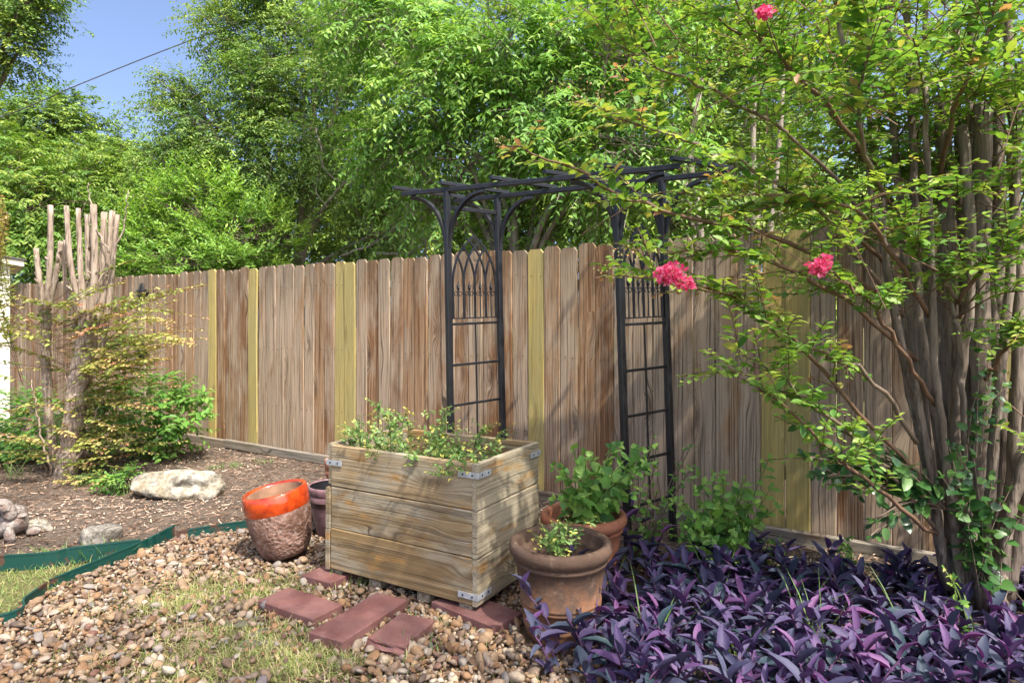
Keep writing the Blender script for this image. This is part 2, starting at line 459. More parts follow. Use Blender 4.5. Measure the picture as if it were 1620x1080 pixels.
class MB:
    def __init__(s):
        s.v, s.f = [], []

    def add(s, vs, fs):
        b = len(s.v)
        s.v += [tuple(p) for p in vs]
        s.f += [tuple(i + b for i in f) for f in fs]
        return s

    def box(s, lo, hi, m=None, bev=0.0):
        x0, y0, z0 = lo
        x1, y1, z1 = hi
        p = [(x0, y0, z0), (x1, y0, z0), (x1, y1, z0), (x0, y1, z0), (x0, y0, z1), (x1, y0, z1), (x1, y1, z1), (x0, y1, z1)]
        if m is not None: p = [m @ Vector(q) for q in p]
        return s.add(p, [(0, 3, 2, 1), (4, 5, 6, 7), (0, 1, 5, 4), (1, 2, 6, 5), (2, 3, 7, 6), (3, 0, 4, 7)])

    def tube(s, pts, rs, n=8, cap=True, up=None, rough=0.0):
        pts = [Vector(p) for p in pts]
        if not isinstance(rs, (list, tuple)): rs = [rs] * len(pts)
        prev = None
        rings = []
        for i, p in enumerate(pts):
            d = (pts[min(i + 1, len(pts) - 1)] - pts[max(i - 1, 0)]).normalized()
            if prev is None:
                a = Vector(up) if up else (Vector((1, 0, 0)) if abs(d.x) < 0.8 else Vector((0, 1, 0)))
                a = (a - d * a.dot(d)).normalized()
            else:
                a = (prev - d * prev.dot(d)).normalized()
            prev = a
            b = d.cross(a)
            rings.append([p + (a * math.cos(t) + b * math.sin(t)) * rs[i] * (1 + rough * random.uniform(-1, 1)) for t in (2 * math.pi * (k + 0.5) / n for k in range(n))])
        vs = [q for r in rings for q in r]
        fs = [(i * n + k, i * n + (k + 1) % n, (i + 1) * n + (k + 1) % n, (i + 1) * n + k) for i in range(len(pts) - 1) for k in range(n)]
        if cap:
            fs += [tuple(range(n - 1, -1, -1)), tuple((len(pts) - 1) * n + k for k in range(n))]
        return s.add(vs, fs)

    def lathe(s, prof, n=40, m=None):
        vs, fs = [], []
        for r, z in prof:
            for k in range(n):
                t = 2 * math.pi * k / n
                q = Vector((r * math.cos(t), r * math.sin(t), z))
                vs.append(m @ q if m is not None else q)
        for i in range(len(prof) - 1):
            for k in range(n):
                fs.append((i * n + k, i * n + (k + 1) % n, (i + 1) * n + (k + 1) % n, (i + 1) * n + k))
        return s.add(vs, fs)

    def mesh(s, name, mat, smooth=False):
        me = bpy.data.meshes.new(name)
        me.from_pydata([tuple(p) for p in s.v], [], s.f)
        if smooth:
            me.polygons.foreach_set('use_smooth', np.ones(len(me.polygons), dtype=bool))
        me.materials.append(mat)
        me.update()
        return me

    def build(s, name, mat, parent=None, smooth=False, mw=None, kind=None):
        return link(name, s.mesh(name, mat, smooth), parent, mw, kind)


def frame(origin, x, z):
    x = Vector(x).normalized()
    z = Vector(z)
    y = z.cross(x).normalized()
    z = x.cross(y)
    m = Matrix((x, y, z)).transposed().to_4x4()
    m.translation = Vector(origin)
    return m


def board_mesh(name, L, w, t, mat, b=0.004, dog=0.0, seg=6, warp=0.0, ends=0.0):
    """a plank: length on X from 0 to L, width on Y, thickness on Z, chamfered long edges, optional dog ears, slight warp"""
    prof = [(-w / 2, -t / 2), (w / 2, -t / 2), (w / 2, t / 2 - b), (w / 2 - b, t / 2), (-w / 2 + b, t / 2), (-w / 2, t / 2 - b)]
    ph = random.random() * 6
    xs = [L * i / seg for i in range(seg + 1)]
    sc_ = [1.0] * len(xs)
    if dog:
        xs = [L * i / (seg) * (1 - dog / L) for i in range(seg + 1)] + [L]
        sc_ = [1.0] * (seg + 1) + [1 - 1.7 * dog / w]
    vs, fs = [], []
    for x, k in zip(xs, sc_):
        dz = warp * math.sin(x * 2.1 + ph) * (x / L)
        dy = warp * 0.5 * math.sin(x * 1.7 + ph * 2)
        vs += [(x + random.uniform(-ends, ends) * (x in (0, L)), y * k + dy, z + dz) for y, z in prof]
    n = len(prof)
    for i in range(len(xs) - 1):
        fs += [(i * n + k, (i + 1) * n + k, (i + 1) * n + (k + 1) % n, i * n + (k + 1) % n) for k in range(n)]
    fs += [tuple(range(n)), tuple((len(xs) - 1) * n + k for k in range(n - 1, -1, -1))]
    mb = MB()
    mb.add(vs, fs)
    return mb.mesh(name, mat)


# ------------------------------------------------------------------ helpers: leaves
def nrm(a):
    return a / np.maximum(np.linalg.norm(a, axis=-1, keepdims=True), 1e-9)

# leaf templates: (x across -.5..+.5, y along 0..1, z lift as a share of the length), tris
def tmpl(xs_w, ys, fold=0.12, curl=0.12, up=0.0):
    """midrib points at ys (first and last are base and tip), half-widths xs_w at the inner ys"""
    n = len(ys)
    V = [(0, y, up * y - curl * y * y) for y in ys]
    li, ri = [], []
    for k in range(1, n - 1):
        w = xs_w[k - 1]
        zz = up * ys[k] - curl * ys[k] ** 2 + fold * w * 2 * 0.5
        li.append(len(V)); V.append((-w, ys[k], zz))
        ri.append(len(V)); V.append((w, ys[k], zz))
    T = [(0, 1, li[0]), (0, ri[0], 1)]
    for k in range(1, n - 2):
        a, b = k, k + 1
        T += [(a, b, li[k]), (a, li[k], li[k - 1]), (a, ri[k], b), (a, ri[k - 1], ri[k])]
    T += [(n - 2, n - 1, li[-1]), (n - 2, ri[-1], n - 1)]
    return np.array(V, dtype=np.float64), np.array(T)
KITE = (np.array([(0, 0, 0), (-0.5, 0.42, 0.06), (0, 1, -0.1), (0.5, 0.42, 0.06)], dtype=np.float64), np.array([(0, 2, 1), (0, 3, 2)]))
LEAF = tmpl([0.43, 0.42], [0, 0.3, 0.66, 1.0], 0.16, 0.14)
OVAL = tmpl([0.42, 0.5, 0.33], [0, 0.2, 0.5, 0.8, 1.0], 0.14, 0.12)
LANCE = tmpl([0.38, 0.5, 0.46, 0.25], [0, 0.12, 0.35, 0.62, 0.86, 1.0], 0.16, 0.20, 0.06)
HEART = tmpl([0.46, 0.5, 0.28], [0, 0.14, 0.42, 0.76, 1.0], 0.14, 0.16)
BLADE = tmpl([0.5, 0.36], [0, 0.3, 0.7, 1.0], 0.0, 0.35)


class Leaves:
    def __init__(s):
        s.P, s.D, s.N, s.L, s.Wd, s.v = [], [], [], [], [], []

    def add(s, P, D, N, L, Wd, v):
        P = np.atleast_2d(np.asarray(P, dtype=np.float64))
        n = len(P)
        s.P.append(P)
        s.D.append(np.broadcast_to(np.asarray(D, dtype=np.float64), (n, 3)))
        s.N.append(np.broadcast_to(np.asarray(N, dtype=np.float64), (n, 3)))
        for l, x in ((s.L, L), (s.Wd, Wd), (s.v, v)):
            l.append(np.broadcast_to(np.asarray(x, dtype=np.float64), (n,)))

    def cat(s):
        P, D, N = (np.concatenate(a) for a in (s.P, s.D, s.N))
        L, Wd, v = (np.concatenate(a) for a in (s.L, s.Wd, s.v))
        D = nrm(D)
        S = nrm(np.cross(D, N))
        N = np.cross(S, D)
        return P, D, N, S, L, Wd, np.clip(v, 0, 1)

    def emit(s, parent, tm, mat_a, mat_o=None, nparts=0, name='foliage', partname='leaf', flt=None):
        if not s.P: return
        P, D, N, S, L, Wd, v = s.cat()
        TV, TT = tm
        keep = np.ones(len(P), dtype=bool)
        if nparts:
            mid = P + D * L[:, None] * 0.5
            y = np.maximum(mid[:, 1], 0.3)
            u = mid[:, 0] / y * F + 810
            vv = HV - (mid[:, 2] - CH) / y * F
            ok = (u > -5) & (u < 1625) & (vv > -5) & (vv < 1085) & (P[:, 1] > 0.3)
            if flt is not None: ok &= flt(mid)
            face = np.abs(np.sum(N * nrm(mid - np.array([0, 0, CH])), axis=1)) + 0.35
            score = np.where(ok, L * Wd / y ** 2 * face, 0)
            order = np.argsort(-score)[:nparts]
            order = order[score[order] > 0]
            keep[order] = False
            me = npmesh(partname, TV, TT, None, mat_o, smooth=True)
            inv = Matrix.Translation(-Vector(parent.location)) if parent.parent is None else WM[parent.name].inverted()
            for i in order:
                m = Matrix.Identity(4)
                for r in range(3):
                    m[r][0] = S[i, r] * Wd[i]; m[r][1] = D[i, r] * L[i]; m[r][2] = N[i, r] * L[i]; m[r][3] = P[i, r]
                o = bpy.data.objects.new(partname, me)
                C.objects.link(o)
                o.parent = parent
                o.matrix_parent_inverse = inv
                o.matrix_basis = m
        P, D, N, S, L, Wd, v = (a[keep] for a in (P, D, N, S, L, Wd, v))
        if len(P) == 0: return
        V = (P[:, None, :] + S[:, None, :] * (Wd[:, None] * TV[:, 0])[..., None] + D[:, None, :] * (L[:, None] * TV[:, 1])[..., None] + N[:, None, :] * (L[:, None] * TV[:, 2])[..., None]).reshape(-1, 3)
        T = (TT[None] + (np.arange(len(P)) * len(TV))[:, None, None]).reshape(-1, 3)
        me = npmesh(name, V, T, None, mat_a, np.repeat(v, len(TT)), smooth=len(TV) > 4)
        return link(name, me, parent, kind='stuff')


def sticks(name, P0, P1, r0, r1, mat, parent, n=3):
    """many thin tapered twigs as one mesh"""
    P0, P1 = np.asarray(P0, float), np.asarray(P1, float)
    d = nrm(P1 - P0)
    a = np.cross(d, np.where(np.abs(d[:, 2:3]) < 0.9, np.array([[0, 0, 1.0]]), np.array([[1.0, 0, 0]])))
    a = nrm(a)
    b = np.cross(d, a)
    r0 = np.broadcast_to(np.asarray(r0, float), (len(P0),))
    r1 = np.broadcast_to(np.asarray(r1, float), (len(P0),))
    ring = []
    for P, r in ((P0, r0), (P1, r1)):
        for k in range(n):
            t = 2 * math.pi * k / n
            ring.append(P + (a * math.cos(t) + b * math.sin(t)) * r[:, None])
    V = np.stack(ring, axis=1).reshape(-1, 3)
    q = np.array([(k, (k + 1) % n, n + (k + 1) % n, n + k) for k in range(n)])
    Q = (q[None] + (np.arange(len(P0)) * 2 * n)[:, None, None]).reshape(-1, 4)
    return link(name, npmesh(name, V, None, Q, mat, smooth=True), parent, kind='stuff')


def spline(ctrl, n):
    """Catmull-Rom through control points, n samples"""
    c = [np.array(p, float) for p in ctrl]
    c = [2 * c[0] - c[1]] + c + [2 * c[-1] - c[-2]]
    out = []
    segs = len(c) - 3
    for i in range(n):
        t = i / (n - 1) * segs
        k = min(int(t), segs - 1)
        f = t - k
        p0, p1, p2, p3 = c[k:k + 4]
        out.append(0.5 * (2 * p1 + (p2 - p0) * f + (2 * p0 - 5 * p1 + 4 * p2 - p3) * f * f + (3 * p1 - p0 - 3 * p2 + p3) * f ** 3))
    return np.array(out)


def leaf_shoot(lv, sticklist, path, spacing, L, wratio, val, tipval=None, spread=1.0, fwd=0.5, jitter=0.25, normal=(0, 0, 1), start=0.0, droop=0.0, taper=True, r=0.0018):
    """opposite leaves along a curved shoot"""
    path = np.asarray(path, float)
    seg = np.linalg.norm(np.diff(path, axis=0), axis=1)
    cum = np.concatenate([[0], np.cumsum(seg)])
    tot = cum[-1]
    n = max(2, int(tot * (1 - start) / spacing))
    ts = np.linspace(start * tot, tot, n)
    pos = np.stack([np.interp(ts, cum, path[:, k]) for k in range(3)], axis=1)
    p2 = np.stack([np.interp(np.minimum(ts + 0.01, tot), cum, path[:, k]) for k in range(3)], axis=1)
    p1 = np.stack([np.interp(np.maximum(ts - 0.01, 0), cum, path[:, k]) for k in range(3)], axis=1)
    tan = nrm(p2 - p1)
    N = nrm(np.array(normal)[None] + rng.normal(0, jitter, (n, 3)))
    side = nrm(np.cross(tan, N))
    f = np.linspace(0, 1, n)
    sz = L * (0.7 + 0.45 * rng.random(n)) * ((1 - 0.45 * f ** 3) if taper else 1)
    vals = val + rng.normal(0, 0.09, n) + (0 if tipval is None else (tipval - val) * f ** 2)
    for sgn in (-1, 1):
        D = tan * fwd + side * sgn * spread + rng.normal(0, jitter, (n, 3)) - np.array([0, 0, droop])
        lv.add(pos + rng.normal(0, spacing * 0.15, (n, 3)), D, N + rng.normal(0, jitter, (n, 3)), sz * (0.85 + 0.3 * rng.random(n)), sz * wratio, vals)
    lv.add(pos[-1:], tan[-1:], N[-1:], sz[-1:] * 0.9, sz[-1:] * wratio, vals[-1:])
    if sticklist is not None:
        for a, b in zip(path[:-1], path[1:]):
            sticklist.append((a, b, r))


def emit_sticks(lst, name, mat, parent, n=3):
    if lst:
        sticks(name, [a for a, b, r in lst], [b for a, b, r in lst], [r for a, b, r in lst], [r * 0.85 for a, b, r in lst], mat, parent, n)

# ================================================================== THE SETTING
def in_poly(x, y, poly):
    x, y = np.asarray(x), np.asarray(y)
    ins = np.zeros(x.shape, dtype=bool)
    n = len(poly)
    for i in range(n):
        x0, y0 = poly[i]
        x1, y1 = poly[(i + 1) % n]
        if y0 == y1: continue
        c = ((y0 > y) != (y1 > y)) & (x < (x1 - x0) * (y - y0) / (y1 - y0) + x0)
        ins ^= c
    return ins

def gxy(*pts):
    return [tuple(G(u, v)[:2]) for u, v in pts]

GRAVEL = gxy((0, 988), (90, 934), (230, 874), (280, 856), (392, 840), (515, 824)) + [(-0.5, 4.3), (0.1, 4.0), (0.5, 3.5), (0.62, 3.0), (0.45, 2.55), (0.45, 1.7), (-3.0, 1.7), (-2.9, 2.5)]
LAWN = [(-4.2, 3.2)] + gxy((0, 905), (120, 893), (215, 876), (90, 931), (0, 985)) + [(-2.92, 2.5), (-3.02, 1.7), (-3.1, 0.8), (-6.5, 0.8), (-6.5, 2.9)]

def wob2(x, y):
    return 0.012 * np.sin(x * 3.1 + 1.3 * np.sin(y * 2.3)) + 0.010 * np.sin(y * 4.3 + x * 1.7) + 0.007 * np.sin(x * 9.1 + y * 7.7)

g = MB().add([(-90, -60, -0.04), (90, -60, -0.04), (90, 120, -0.04), (-90, 120, -0.04)], [(0, 1, 2, 3)])
tag(g.build('ground', M['lawnbase']), kind='structure')

nx, ny = 150, 120
X, Y = np.meshgrid(np.linspace(-12, 5, nx), np.linspace(0.6, 11, ny))
Z = wob2(X, Y) + 0.01
Z[in_poly(X, Y, GRAVEL)] = -0.025
Z[in_poly(X, Y, LAWN)] = -0.02
V = np.stack([X, Y, Z], axis=-1).reshape(-1, 3)
idx = np.arange(nx * ny).reshape(ny, nx)
Q = np.stack([idx[:-1, :-1], idx[:-1, 1:], idx[1:, 1:], idx[1:, :-1]], axis=-1).reshape(-1, 4)
mulch = tag(link('mulch_bed', npmesh('mulch_bed', V, None, Q, M['mulch'], smooth=True)), kind='structure')
gb = MB().add([(x, y, 0.004) for x, y in GRAVEL], [tuple(range(len(GRAVEL)))])
gravel_bed = tag(gb.build('gravel_bed', M['gravelbase']), kind='structure')
lb = MB().add([(x, y, 0.0) for x, y in LAWN], [tuple(range(len(LAWN)))])
lawn = tag(lb.build('lawn', M['lawnbase']), kind='structure')

# footprints where no pebbles or chips lie
BOXO = Vector((-0.963, 3.345, 0.07))          # planter front-left bottom corner
BD = Vector((0.8678, -0.4970, 0))             # along its front
BE = Vector((0.4970, 0.8678, 0))              # towards its back
BL_, BDEP, BH = 0.933, 0.60, 0.647
BRICKS = [  # centre, long axis angle, length, width, top, label
    ((-0.983, 2.973), -30.5, 0.362, 0.178, 0.055, 'leftmost of the three loose red pavers lying before the wooden planter'),
    ((-0.669, 2.838), 63.2, 0.445, 0.184, 0.058, 'longest red paver, between the other two loose ones before the planter'),
    ((-0.468, 2.703), 67.5, 0.270, 0.178, 0.058, 'short broken red paver with a ragged front end'),
    ((-0.905, 3.405), 60.0, 0.36, 0.205, 0.050, 'red paver under the left front corner of the wooden planter'),
    ((-0.165, 2.935), -41.0, 0.40, 0.190, 0.050, 'red paver under the right front corner of the wooden planter'),
]
POTS = [((0.211, 2.79), 0.19), ((0.366, 3.28), 0.19), (tuple(G(452, 884)[:2]), 0.13), ((-1.14, 4.08), 0.12), ((-1.30, 4.75), 0.12)]

def blocked(x, y, pad=0.0):
    x, y = np.asarray(x), np.asarray(y)
    b = np.zeros(x.shape, dtype=bool)
    for (cx, cy), a, l, w, top, _ in BRICKS:
        dx, dy = x - cx, y - cy
        ca, sa = math.cos(rad(a)), math.sin(rad(a))
        b |= (np.abs(dx * ca + dy * sa) < l / 2 + pad) & (np.abs(-dx * sa + dy * ca) < w / 2 + pad)
    for (cx, cy), r in POTS:
        b |= (x - cx) ** 2 + (y - cy) ** 2 < (r + pad) ** 2
    return b

# ---- pebbles: unit shapes
def ico(level):
    import bmesh
    bm = bmesh.new()
    bmesh.ops.create_icosphere(bm, subdivisions=level, radius=1.0)
    v = np.array([p.co[:] for p in bm.verts])
    f = np.array([[q.index for q in p.verts] for p in bm.faces])
    bm.free()
    return v, f
IV, IF = ico(2)
IV1, IF1 = ico(1)
def lumpy(V, amp, fr, seed):
    r = np.random.default_rng(seed)
    out = V.copy()
    s = np.zeros(len(V))
    for k in range(6):
        d = nrm(r.normal(size=(1, 3)))[0]
        s += np.sin(V @ d * fr * (0.7 + r.random()) + r.random() * 6.3)
    out *= (1 + amp * s / 2.4)[:, None]
    for k in range(10):                      # flattened facets
        d = nrm(r.normal(size=(1, 3)))[0]
        h = 0.5 + 0.35 * r.random()
        p = out @ d
        out -= np.where(p > h, (p - h) * 0.85, 0)[:, None] * d
    return out
SHAPES = [lumpy(IV, 0.16, 2.2, 100 + k) for k in range(9)]
cell = 0.0182
gx, gy = np.meshgrid(np.arange(-3.0, 0.7, cell), np.arange(1.75, 4.5, cell))
gx = gx.ravel() + rng.uniform(-0.5, 0.5, gx.size) * cell * 1.1
gy = gy.ravel() + rng.uniform(-0.5, 0.5, gy.size) * cell * 1.1
GRASSY = [(G(330, 940), 0.22), (G(425, 935), 0.20), (G(385, 1010), 0.20), (G(330, 1050), 0.30), (G(440, 1060), 0.26), (G(270, 965), 0.14), (G(480, 1040), 0.16)]
grassd = np.min([np.hypot((gx - c.x) / 1.5, gy - c.y) / r for c, r in GRASSY], axis=0)
ok = in_poly(gx, gy, GRAVEL) & ~blocked(gx, gy, -0.012) & (rng.random(gx.size) > np.clip(1.1 - grassd, 0, 0.62))
bx = (gx - BOXO.x) * BD.x + (gy - BOXO.y) * BD.y
by = (gx - BOXO.x) * BE.x + (gy - BOXO.y) * BE.y
ok &= ~((bx > 0.12) & (bx < 0.8) & (by > 0.12) & (by < 0.5))
# in view only (plus a margin), the rest is hidden ground
uu = gx / gy * F + 810
vv_ = HV + CH / gy * F
ok &= (vv_ < 1160) & (uu > -170)
gx, gy = gx[ok], gy[ok]
n = len(gx)
size = np.clip(rng.lognormal(math.log(0.0112), 0.42, n), 0.0055, 0.03)
size *= np.where((gx > -0.75) & (gy < 2.9), 1.12, 1.0)
sx = size * rng.uniform(0.85, 1.4, n)
sy = size * rng.uniform(0.7, 1.05, n)
sz = size * rng.uniform(0.45, 0.8, n)
gz = 0.006 + sz * 0.55 + rng.random(n) ** 2 * 0.02
# random rotations
q = rng.normal(size=(n, 4)); q[:, 1:3] *= 0.35; q = nrm(q)
w_, x_, y_, z_ = q.T
RM = np.stack([np.stack([1 - 2 * (y_ ** 2 + z_ ** 2), 2 * (x_ * y_ - z_ * w_), 2 * (x_ * z_ + y_ * w_)], -1),
               np.stack([2 * (x_ * y_ + z_ * w_), 1 - 2 * (x_ ** 2 + z_ ** 2), 2 * (y_ * z_ - x_ * w_)], -1),
               np.stack([2 * (x_ * z_ - y_ * w_), 2 * (y_ * z_ + x_ * w_), 1 - 2 * (x_ ** 2 + y_ ** 2)], -1)], axis=1)
RS = RM * np.stack([sx, sy, sz], -1)[:, None, :]
shp = rng.integers(len(SHAPES), size=n)
score = sx * sy / gy ** 2 * ((gx / gy * F + 810 > 5) & (gx / gy * F + 810 < 1615) & (HV + CH / gy * F < 1078)) * np.where(gz > 0.016, 1.0, 0.75)
big = np.argsort(-score)[:300]
shape_me = [npmesh('pebble', s, IF, None, M['peb_o'], smooth=True) for s in SHAPES]
for i in big:
    m = Matrix.Identity(4)
    for r in range(3):
        for c_ in range(3): m[r][c_] = RS[i, r, c_]
    m.translation = (gx[i], gy[i], gz[i] + 0.004)
    link('pebble', shape_me[shp[i]], gravel_bed, m)
rest = np.setdiff1d(np.arange(n), big)
SV = np.stack(SHAPES)
SV1 = np.stack([lumpy(IV1, 0.16, 2.2, 200 + k) for k in range(9)])
fine = (sx * F / gy)[rest] > 5.6
PVs, PTs, PL, off = [], [], [], 0
for sel, S_, F_ in ((rest[fine], SV, IF), (rest[~fine], SV1, IF1)):
    pv = np.einsum('nij,nkj->nki', RS[sel], S_[shp[sel]]) + np.stack([gx, gy, gz], -1)[sel][:, None, :]
    PVs.append(pv.reshape(-1, 3))
    PTs.append((F_[None] + (np.arange(len(sel)) * S_.shape[1])[:, None, None]).reshape(-1, 3) + off)
    PL.append(np.repeat(rng.random(len(sel)), len(F_)))
    off += len(PVs[-1])
link('gravel', npmesh('gravel', np.concatenate(PVs), np.concatenate(PTs), None, M['peb_a'], np.concatenate(PL), smooth=True), gravel_bed, kind='stuff')

# ---- wood chips on the mulch
nc = 60000
cx = rng.uniform(-6.5, 2.9, nc); cyy = 2.6 + 5.6 * rng.random(nc) ** 1.25
fx = cx / cyy * F + 810
ok = ~in_poly(cx, cyy, GRAVEL) & ~in_poly(cx, cyy, LAWN) & (fx > -150) & (fx < 1800)
ok &= cyy < 4.992 - 0.6237 * cx - 0.02
cx, cyy = cx[ok], cyy[ok]
nc = len(cx)
ch = Leaves()
a = rng.uniform(0, 6.283, nc)
ch.add(np.stack([cx, cyy, wob2(cx, cyy) + 0.014 + rng.random(nc) * 0.012], -1), np.stack([np.cos(a), np.sin(a), rng.normal(0, 0.16, nc)], -1), np.array([0, 0, 1]) + rng.normal(0, 0.35, (nc, 3)), 0.012 + 0.055 * rng.random(nc) ** 2, rng.uniform(0.003, 0.009, nc), np.clip(rng.random(nc) ** 1.3 + 0.35 * np.sin(cx * 2.1 + 1.7 * np.sin(cyy * 1.9)) * np.cos(cyy * 2.7) - 0.03, 0, 1))
CHIP = tmpl([0.5, 0.45], [0, 0.04, 0.95, 1.0], 0.1, 0.05)
ch.emit(mulch, CHIP, M['chips'], name='wood_chips')

# ---- grass
def blades(lvs, cx, cyy, z0, hmin, hmax, val, vs=0.2, lean=0.7, wd=0.0032):
    n = len(cx)
    a = rng.uniform(0, 6.283, n)
    ln = rng.uniform(0.15, lean, n)
    D = np.stack([np.cos(a) * ln, np.sin(a) * ln, np.ones(n)], -1)
    lvs.add(np.stack([cx, cyy, np.full(n, z0)], -1), D, np.stack([np.cos(a), np.sin(a), -ln], -1) * -1 + rng.normal(0, 0.3, (n, 3)), rng.uniform(hmin, hmax, n), wd * rng.uniform(0.6, 1.3, n), np.clip(val + rng.normal(0, vs, n), 0, 1))
gl = Leaves()
n = 21000
lx = rng.uniform(-5.0, -2.0, n); ly = rng.uniform(1.9, 3.8, n)
ok = in_poly(lx, ly, LAWN)
blades(gl, lx[ok], ly[ok], 0.0, 0.02, 0.06, 0.42, 0.25, 1.3)
gl.emit(lawn, BLADE, M['grass'], name='grass')
gl = Leaves()
for c, r in GRASSY:
    k = int(8500 * r)
    lx = c.x + rng.normal(0, r * 0.62, k) * 1.5; ly = c.y + rng.normal(0, r * 0.5, k)
    ok = in_poly(lx, ly, GRAVEL) & ~blocked(lx, ly)
    blades(gl, lx[ok], ly[ok], 0.008, 0.018, 0.065, 0.62, 0.26, 2.4, 0.0026)
n = 900
lx = rng.uniform(-2.4, 0.2, n); ly = rng.uniform(2.3, 3.7, n)
ok = in_poly(lx, ly, GRAVEL) & ~blocked(lx, ly)
blades(gl, lx[ok], ly[ok], 0.008, 0.02, 0.07, 0.5, 0.3, 1.8, 0.0026)
gl.emit(gravel_bed, BLADE, M['grass'], name='grass_patches')
gl = Leaves()     # fresh tufts beside pavers, edging and in the mulch
for u, v, k, h in ((680, 1000, 24, 0.09), (652, 1040, 30, 0.09), (515, 925, 12, 0.08), (575, 930, 14, 0.1), (590, 938, 10, 0.11), (505, 1020, 14, 0.06), (430, 955, 16, 0.06), (170, 880, 40, 0.1), (60, 888, 40, 0.1), (120, 884, 40, 0.1), (205, 877, 25, 0.08), (25, 760, 30, 0.22), (340, 745, 40, 0.08), (370, 742, 40, 0.09), (300, 752, 30, 0.07), (420, 735, 30, 0.07), (250, 730, 30, 0.1), (540, 1065, 30, 0.06)):
    p = G(u, v)
    blades(gl, p.x + rng.normal(0, 0.05, k), p.y + rng.normal(0, 0.03, k), 0.012, h * 0.5, h * 1.15, 0.5, 0.3, 0.9, 0.0042)
tag(gl.emit(None, BLADE, M['fresh_grass'], name='weed_grass'), 'fresh green grass blades sprouting by pavers, edging and mulch', 'grass', kind='stuff')

# ================================================================== FENCE
FO = Vector((0, 4.992, 0)); FD = Vector((0.8485, -0.5292, 0)).normalized(); FN = Vector((-FD.y, FD.x, 0)) * -1
fence = empty('wooden_fence', FO, 'tall weathered brown picket fence with a few fresh yellow boards', 'fence')
PITCH = 0.141
YEL = {0, 12, 13, -15, -14, -24, -29, 20}
for i in range(-66, 31):
    w = 0.1392 + random.uniform(-0.002, 0.0012)
    h = 1.835 + random.uniform(-0.014, 0.014) - (0.004 if i < -10 else 0)
    if i == -27: w = 0.118
    me = board_mesh('picket', h, w, 0.016, M['fence_new'] if i in YEL else M['fence'], 0.0055, 0.028, 6, 0.006)
    s = 0.1485 + PITCH * (i + 0.5) + random.uniform(-0.001, 0.001)
    off = random.uniform(-0.004, 0.004) + (0.004 if i in YEL else 0)
    tilt = random.uniform(-0.0035, 0.0035)
    o = FO + FD * s + FN * off + Vector((0, 0, 0.078 + random.uniform(-0.006, 0.006)))
    link('picket', me, fence, frame(o, Vector((FD.x * tilt, FD.y * tilt, 1)), FN))
for zc in (0.42, 1.0, 1.62):
    me = board_mesh('rail', 13.4, 0.085, 0.036, M['rail'])
    link('rail', me, fence, frame(FO + FD * -9.1 - FN * 0.034 + Vector((0, 0, zc)), FD, FN))
for k in range(6):
    s = -8.2 + 2.35 * k
    me = board_mesh('post', 1.9, 0.09, 0.09, M['rail'])
    link('post', me, fence, frame(FO + FD * s - FN * 0.105, Vector((0, 0, 1)), FN))
s = -9.15
for k, L in enumerate((2.45, 1.7, 1.42, 2.4, 2.35, 2.5)):
    me = board_mesh('kickboard', L - 0.006, 0.085, 0.042, M['timber'], 0.006, 0, 6, 0.005)
    link('kickboard', me, fence, frame(FO + FD * s + FN * (0.042 + 0.008 * (k % 2)) + Vector((0, 0, 0.046 + 0.006 * (k % 2))), FD, FN))
    s += L
# nail heads on the pickets
nails = []
for i in range(-40, 24):
    for zc in (0.5, 1.08, 1.70):
        for dx in (-0.035, 0.035):
            p = FO + FD * (0.1485 + PITCH * (i + 0.5) + dx + random.uniform(-0.006, 0.006)) + FN * 0.0075 + Vector((0, 0, zc + random.uniform(-0.012, 0.012)))
            nails.append((np.array(p), np.array(p + FN * 0.006), 0.0032))
emit_sticks(nails, 'nail_heads', M['iron'], fence, 6)

# cast iron ornaments hung on the fence
def ornament(u, v, label):
    k = (u - 810) / F
    s = 4.992 * k / (0.8485 + 0.5292 * k)
    y = 4.992 - 0.5292 * s
    c = FO + FD * s + FN * 0.022 + Vector((0, 0, CH - (v - HV) / F * y))
    e = empty('fence_ornament', c, label, 'ornament', 'iron ornaments on the fence')
    m = frame(c, FD, FN)
    mb = MB()                                        # domed diamond plate with concave sides
    ring = []
    for j in range(32):
        t = 2 * math.pi * j / 32
        r = 0.05 + 0.075 * abs(math.cos(2 * t)) ** 2.2 * (1.15 if abs(math.cos(t)) > 0.7 else 0.95)
        ring.append((r * math.cos(t), r * math.sin(t)))
    vs = [Vector((x, y_, 0)) for x, y_ in ring] + [Vector((x * 0.55, y_ * 0.55, 0.02)) for x, y_ in ring] + [Vector((0, 0, 0.034))] + [Vector((x, y_, -0.006)) for x, y_ in ring]
    fs = [(j, (j + 1) % 32, 32 + (j + 1) % 32, 32 + j) for j in range(32)] + [(32 + j, 32 + (j + 1) % 32, 64) for j in range(32)] + [(65 + j, 65 + (j + 1) % 32, (j + 1) % 32, j) for j in range(32)]
    mb.add([m @ p for p in vs], fs)
    mb.build('plate', M['iron'], e, True)
    mb = MB()
    mb.tube([m @ Vector((0, -0.10, 0.024)), m @ Vector((0, 0, 0.045)), m @ Vector((0, 0.11, 0.024))], [0.006, 0.013, 0.006], 6)
    mb.build('ridge', M['iron'], e, True)
    for sg in (-1, 1):
        mb = MB()
        mb.tube([m @ Vector((sg * (0.10 + 0.035 * math.cos(q)), 0.02 * math.sin(q) * sg + 0.012, 0.012)) for q in np.linspace(0, 5.2, 9)], 0.005, 5)
        mb.build('scroll', M['iron'], e, True)
ornament(228, 463, 'dark iron ornament high on the fence, upper of the two')
ornament(228, 556, 'dark iron ornament behind pinkish leaves, lower of the two')

